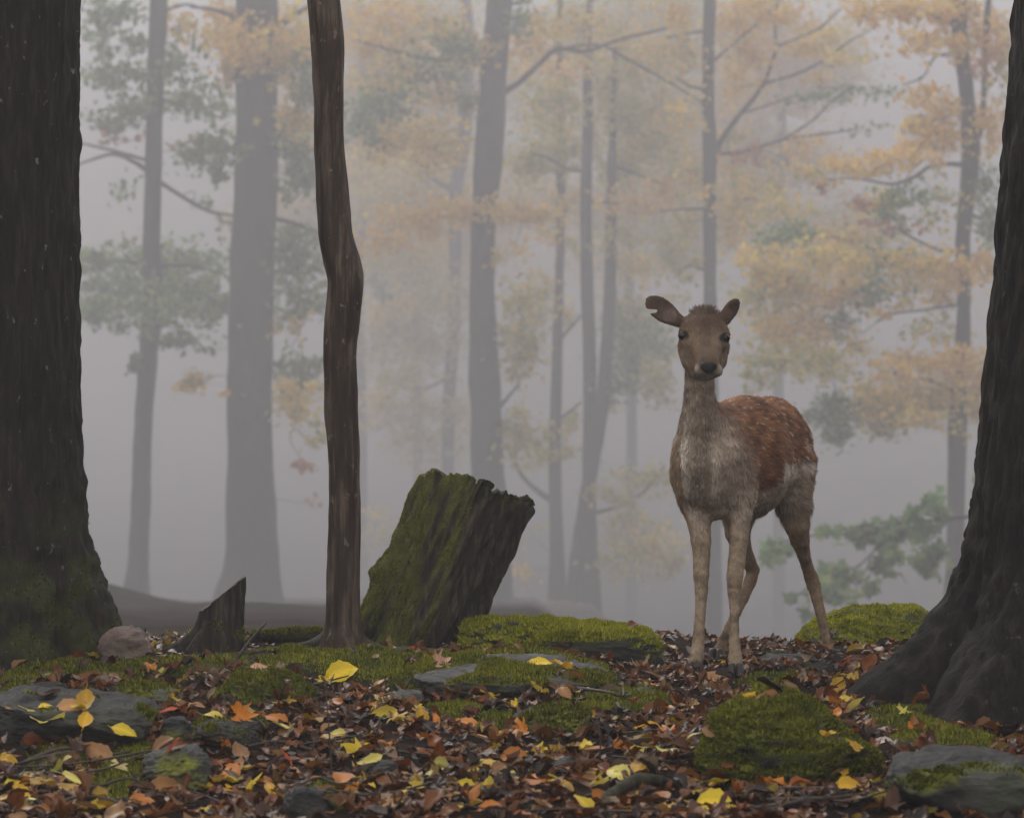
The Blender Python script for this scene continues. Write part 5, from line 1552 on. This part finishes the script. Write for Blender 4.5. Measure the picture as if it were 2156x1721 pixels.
YEL, GOLD, ORA, TANC, BRN, RED, GRN, LIME, PINK = (0.66, 0.48, 0.025), (0.58, 0.34, 0.022), (0.52, 0.18, 0.018), (0.42, 0.22, 0.09), (0.17, 0.065, 0.026), (0.45, 0.085, 0.025), (0.16, 0.22, 0.06), (0.60, 0.52, 0.12), (0.45, 0.25, 0.16)
KEY = [
    # px, py, size px, colour, kind, heading, tilt, tilt axis, label
    (92, 1530, 96, LIME, 1, -0.6, 0.9, 0.2, 'big pale yellow ovate leaf with stalk sliding down the dark slab face'),
    (150, 1490, 78, TANC, 3, 0.2, 0.15, 0, 'orange-brown leaf lying flat on top of the dark rock slab'),
    (95, 1486, 34, YEL, 2, 0.5, 0.2, 0, 'small yellow leaf on the back edge of the dark slab'),
    (110, 1429, 46, GRN, 4, 0.1, 0.3, 0, 'single fresh green leaf at the foot of the ridged trunk'),
    (200, 1375, 36, YEL, 9, 0.3, 0.8, 0, 'yellow leaf tucked beside the small pinkish rock'),
    (172, 1650, 100, LIME, 5, 0.5, 0.35, 1, 'long curled lime-yellow leaf below the dark slab'),
    (255, 1624, 50, (0.6, 0.5, 0.22), 10, 0.2, 0.5, 1, 'pale cream-yellow leaf on a mossy patch by the wedge-shaped rock'),
    (345, 1652, 70, TANC, 6, -0.3, 0.4, 1, 'folded tan-orange leaf below the wedge-shaped grey rock'),
    (130, 1680, 74, GOLD, 9, 0.0, 0.4, 0, 'golden lobed leaf under the curled lime-yellow leaf'),
    (455, 1510, 56, (0.62, 0.5, 0.10), 2, 0.2, 0.35, 0, 'yellow leaf draped on the low mossy rock beside an orange leaf'),
    (510, 1512, 66, ORA, 11, 0.5, 0.7, 0, 'bright orange lobed leaf standing against the low mossy rock'),
    (722, 1424, 74, YEL, 0, 0.15, 0.75, 0, 'bright yellow rounded leaf tilted up in front of the sapling roots'),
    (688, 1442, 46, YEL, 10, -0.8, 0.9, 0, 'smaller yellow torn leaf beneath the tilted yellow leaf by sapling'),
    (545, 1405, 44, PINK, 3, 0.1, 0.2, 0, 'pinkish tan leaf on moss above the sloping grey rock'),
    (874, 1366, 30, RED, 12, 0.4, 0.9, 0, 'vivid red-orange leaf at the base of the leaning stump'),
    (926, 1400, 58, PINK, 11, 0.9, 0.8, 0, 'crumpled pinkish leaf on the mossy mound below the leaning stump'),
    (880, 1500, 40, YEL, 13, 0.3, 0.9, 0, 'small bright yellow leaf in litter below the mossy mound'),
    (1135, 1400, 62, YEL, 6, 0.2, 0.3, 0, 'yellow leaf resting on moss at the foot of the bright moss boulder'),
    (1175, 1405, 58, GOLD, 12, 2.8, 0.3, 0, 'golden leaf overlapping a yellow one by the bright moss boulder'),
    (1254, 1508, 30, YEL, 1, 1.4, 1.1, 0, 'small yellow leaf standing upright beside the rounded stone'),
    (1064, 1560, 54, YEL, 14, 0.4, 0.6, 0, 'yellow lobed leaf in front of the rounded brown-green stone'),
    (1140, 1580, 56, YEL, 9, 0.8, 0.7, 0, 'bright yellow leaf upright in litter near the pointed rock'),
    (1416, 1562, 60, YEL, 4, 0.1, 0.12, 0, 'thin-looking yellow leaf lying flat left of the large mossy boulder'),
    (1508, 1698, 88, YEL, 0, 0.0, 0.55, 0, 'large clear yellow leaf below the large mossy boulder'),
    (1634, 1670, 84, ORA, 12, 0.6, 0.8, 0, 'large orange blotched leaf propped on the large mossy boulder'),
    (1786, 1670, 76, GOLD, 2, 0.5, 0.85, 0, 'large golden leaf propped against the large mossy boulder foot'),
    (1553, 1468, 32, YEL, 13, 0.5, 0.9, 0, 'yellow leaf perched on top of the large mossy boulder'),
    (1585, 1467, 40, GOLD, 9, 0.1, 0.8, 0, 'golden leaf perched on the crest of the large mossy boulder'),
    (1741, 1518, 44, TANC, 7, -0.7, 0.2, 0, 'tan leaf lying on the smooth grey shoulder of rock'),
    (1530, 1600, 58, BRN, 5, 1.5, 0.2, 0, 'brown leaf stuck to the face of the large mossy boulder'),
    (1497, 1435, 72, TANC, 8, 0.1, 0.5, 0, 'orange-brown leaf between the front hooves of the deer'),
    (1807, 1403, 26, YEL, 10, 0.2, 0.6, 0, 'small yellow leaf beside the rear hoof of the deer'),
    (1905, 1502, 40, LIME, 11, 0.4, 0.5, 0, 'pale yellow leaf under the leaning trunk root'),
    (1918, 1535, 44, ORA, 3, 1.3, 1.1, 0, 'rust-orange leaf standing on edge below the leaning trunk'),
    (1865, 1562, 50, (0.42, 0.36, 0.34), 6, 0.2, 0.2, 0, 'pale upturned leaf right of the large mossy boulder'),
    (1945, 1570, 60, BRN, 13, 0.9, 0.8, 0, 'dark brown leaf propped up below the leaning trunk'),
    (735, 1560, 70, (0.56, 0.48, 0.14), 7, 0.05, 0.1, 0, 'long pale yellow leaf in litter in front of the sloping rock'),
    (1030, 1618, 80, (0.60, 0.42, 0.10), 4, 0.2, 0.3, 0, 'curved golden leaf above the half-buried log'),
]
for (px, py, sz, col, kind, hd, tl, ta, lab) in KEY:
    pos, nrm = cast_px(px, py)
    if pos is None:
        continue
    if nrm.z < 0: nrm = -nrm
    place_leaf(pos, nrm, sz * pos.y / FPX, col, lab, None, kind, hd, tl, tilt_ax=ta)

SETS = [(YEL, 'bright yellow fallen leaf lying loose in the brown litter', 'yellow leaves in the litter', 0.20),
        (GOLD, 'golden orange fallen leaf lying loose in the brown litter', 'golden leaves in the litter', 0.20),
        (ORA, 'rusty orange fallen leaf lying loose in the brown litter', 'orange leaves in the litter', 0.22),
        (TANC, 'pale tan dry leaf lying loose in the brown litter', 'tan leaves in the litter', 0.22),
        (LIME, 'pale greenish yellow fallen leaf lying loose in the litter', 'lime leaves in the litter', 0.10),
        (RED, 'reddish fallen leaf lying loose in the brown litter', 'red leaves in the litter', 0.03)]
cum = np.cumsum([s[3] for s in SETS])
made = 0
lrng = np.random.default_rng(77)
def in_rock(pos, lim):
    return pos.z - gz_at(pos.x, pos.y) > lim
_gi = lambda arr, v: min(max(int(np.searchsorted(arr, v)), 1), len(arr) - 1)
GM2 = gmoss.reshape(GZ.shape)
def gz_at(x, y):
    return float(GZ[_gi(gy, y), _gi(gx, x)])
def moss_at(x, y):
    return float(GM2[_gi(gy, y), _gi(gx, x)])
while made < 255:
    py = 1395 + 325 * lrng.random() ** 0.75
    px = lrng.uniform(-20, 2176)
    pos, nrm = cast_px(px, py)
    if pos is None or nrm.z < 0.55:
        continue
    if lrng.random() < 0.75 * moss_at(pos.x, pos.y) or (px > 1900 and lrng.random() < 0.5):
        continue
    if in_rock(pos, 0.02) and lrng.random() < 0.85:      # rocks stay mostly bare
        continue
    s = SETS[int(np.searchsorted(cum, lrng.random() * cum[-1]))]
    c = tuple(np.clip(np.array(s[0]) * lrng.uniform(0.45, 0.95), 0, 1))
    place_leaf(pos, nrm, lrng.uniform(0.030, 0.062), c, s[1], s[2], tilt=abs(lrng.normal(0.1, 0.35)) * (1.0 if pos.y < 7.1 else 0.4), push=0.006)
    made += 1

# the litter underneath
def litter(n, name, label):
    Vs, Fs, Cs, Vn = [], [], [], []
    off = 0
    PALB = np.array([[0.13, 0.042, 0.010], [0.19, 0.068, 0.016], [0.27, 0.11, 0.028], [0.06, 0.024, 0.010], [0.30, 0.165, 0.065], [0.26, 0.075, 0.014], [0.34, 0.25, 0.17], [0.48, 0.31, 0.04], [0.035, 0.018, 0.010]])
    pr = np.array([0.2, 0.2, 0.13, 0.16, 0.08, 0.1, 0.05, 0.03, 0.12]); pr = pr / pr.sum()
    cnt = 0
    while cnt < n:
        y = lrng.uniform(4.75, 8.3); x = lrng.uniform(-0.19, 0.19) * y
        pos, nrm = cast_down(x, y)
        if pos is None or nrm.z < 0.5:
            continue
        if lrng.random() < 0.88 * moss_at(x, y):
            continue
        if in_rock(pos, 0.022) and lrng.random() < 0.96:
            continue
        V, F, vn = PROTO[lrng.integers(8) if lrng.random() < 0.72 else lrng.integers(8, len(PROTO))]
        sz = lrng.uniform(0.022, 0.056)
        R = np.array(orient(nrm, lrng.uniform(0, 6.28), lrng.uniform(0, 6.28), abs(lrng.normal(0, 0.30)) * (1.0 if y < 7.1 else 0.6)))
        q = np.array([1, lrng.uniform(0.6, 1.0), lrng.uniform(0.8, 2.2) if y < 7.1 else 1.2])
        W = (V * q * sz) @ R.T
        nn = np.array(nrm)
        W = W + np.array(pos) + nn * (-(W @ nn).min() - 0.003 + 0.011 * lrng.random())
        Vs.append(W)
        Fs += [tuple(i + off for i in f) for f in F]
        off += len(W)
        c = PALB[lrng.choice(len(PALB), p=pr)] * lrng.uniform(0.25, 0.8)
        Cs.append(np.tile(c, (len(W), 1))); Vn.append(vn)
        cnt += 1
    o = mesh_obj(name, np.concatenate(Vs), Fs, M_LITTER, None, col=np.concatenate(Cs), attrs={'vein': np.concatenate(Vn)})
    o['kind'] = 'stuff'
    o['label'] = label
    o['category'] = 'leaf litter'
litter(5600, 'leaf_litter', 'thick layer of wet brown leaf litter over the forest floor')

# twigs and sticks
def stick(pts, r0, r1, label, group=None, name='fallen_twig', cat='twig', side=None):
    rr = resample(pts, 14)
    V, F = tube(rr, np.linspace(r0, r1, 14), 7, 0.15, random.randrange(99))
    e = mesh_obj(name, V - rr[0], F, M_TWIG, None, attrs={'moss': np.zeros(len(V))})
    e.location = tuple(rr[0])
    tag(e, label, cat, group)
stick([P(458, 1440, 7.0) + np.array([0, 0, -0.01]), P(500, 1385, 7.02), P(525, 1350, 7.05), P(560, 1310, 7.08)], .0045, .003, 'long bare stick leaning up in front of the slanted stump', None)
stick([P(300, 1368, 7.35) + np.array([0, 0, -0.03]), P(305, 1345, 7.35), P(306, 1320, 7.35)], .003, .0022, 'short upright twig between pinkish rock and slanted stump', None)
stick([P(1655, 1400, 7.3), P(1660, 1372, 7.3), P(1666, 1342, 7.3)], .003, .0012, 'little upright twig on the dark humped rock by the deer', None)
stick([P(700, 1640, 5.45) + np.array([0, 0, -0.02]), P(692, 1520, 5.47), P(684, 1440, 5.5)], .002, .001, 'tall thin dry stem rising from the litter below the tilted yellow leaf', None)
stick([P(1385, 1420, 7.1) + np.array([0, 0, -0.02]), P(1378, 1390, 7.1), P(1362, 1352, 7.1)], .0022, .0012, 'thin bent twig standing beside the bright moss boulder', None)
stick([P(1262, 1640, 5.5) + np.array([0, 0, -0.02]), P(1264, 1560, 5.5), P(1256, 1500, 5.52)], .002, .001, 'thin dark stem standing near the half-buried log', None)
for k in range(46):
    while True:
        py = 1420 + 300 * lrng.random() ** 0.7
        px = lrng.uniform(20, 2130)
        pos, nrm = cast_px(px, py)
        if pos is not None and nrm.z > 0.7 and pos.z < 0.06 and not in_rock(pos, 0.012):
            break
    a = lrng.normal(0, 0.5) + (math.pi if lrng.random() < 0.5 else 0)
    L = lrng.uniform(0.06, 0.26)
    pts = []
    bend = lrng.normal(0, 0.06)
    for t in (0, 0.33, 0.66, 1):
        x = pos.x + math.cos(a) * L * (t - 0.5) + bend * math.sin(a) * math.sin(3.14 * t)
        y = pos.y + math.sin(a) * L * (t - 0.5) + bend * math.cos(a) * math.sin(3.14 * t)
        q, _ = cast_down(x, y)
        gz = gz_at(x, y)
        pts.append(np.array([x, y, min(q.z if q is not None else gz, gz + 0.02) + 0.008 + 0.008 * lrng.random()]))
    r0 = lrng.uniform(0.0016, 0.0042)
    stick(pts, r0, r0 * 0.5, 'thin dark fallen twig lying across the leaf litter', 'fallen twigs in the litter')
# ------------------------------------------------------------------ fog
def haze_box():
    x0, x1, y0, y1, z0, z1 = -155, 155, -30, 900, -22, 42
    V = [(x, y, z) for z in (z0, z1) for y in (y0, y1) for x in (x0, x1)]
    F = [(0, 2, 3, 1), (4, 5, 7, 6), (0, 1, 5, 4), (2, 6, 7, 3), (0, 4, 6, 2), (1, 3, 7, 5)]
    m = bpy.data.materials.new('haze_air')
    m.use_nodes = True
    t = m.node_tree
    t.nodes.clear()
    o = t.nodes.new('ShaderNodeOutputMaterial')
    v = t.nodes.new('ShaderNodeVolumePrincipled')
    v.inputs['Color'].default_value = (0.48, 0.473, 0.487, 1)
    v.inputs['Density'].default_value = FOG
    v.inputs['Anisotropy'].default_value = 0.35
    t.links.new(v.outputs[0], o.inputs['Volume'])
    ob = mesh_obj('haze', np.array(V, float), F, m, smooth_sh=False)
    ob['kind'] = 'stuff'
    ob['label'] = 'pale grey morning fog filling the wood'
    ob['category'] = 'fog'
haze_box()
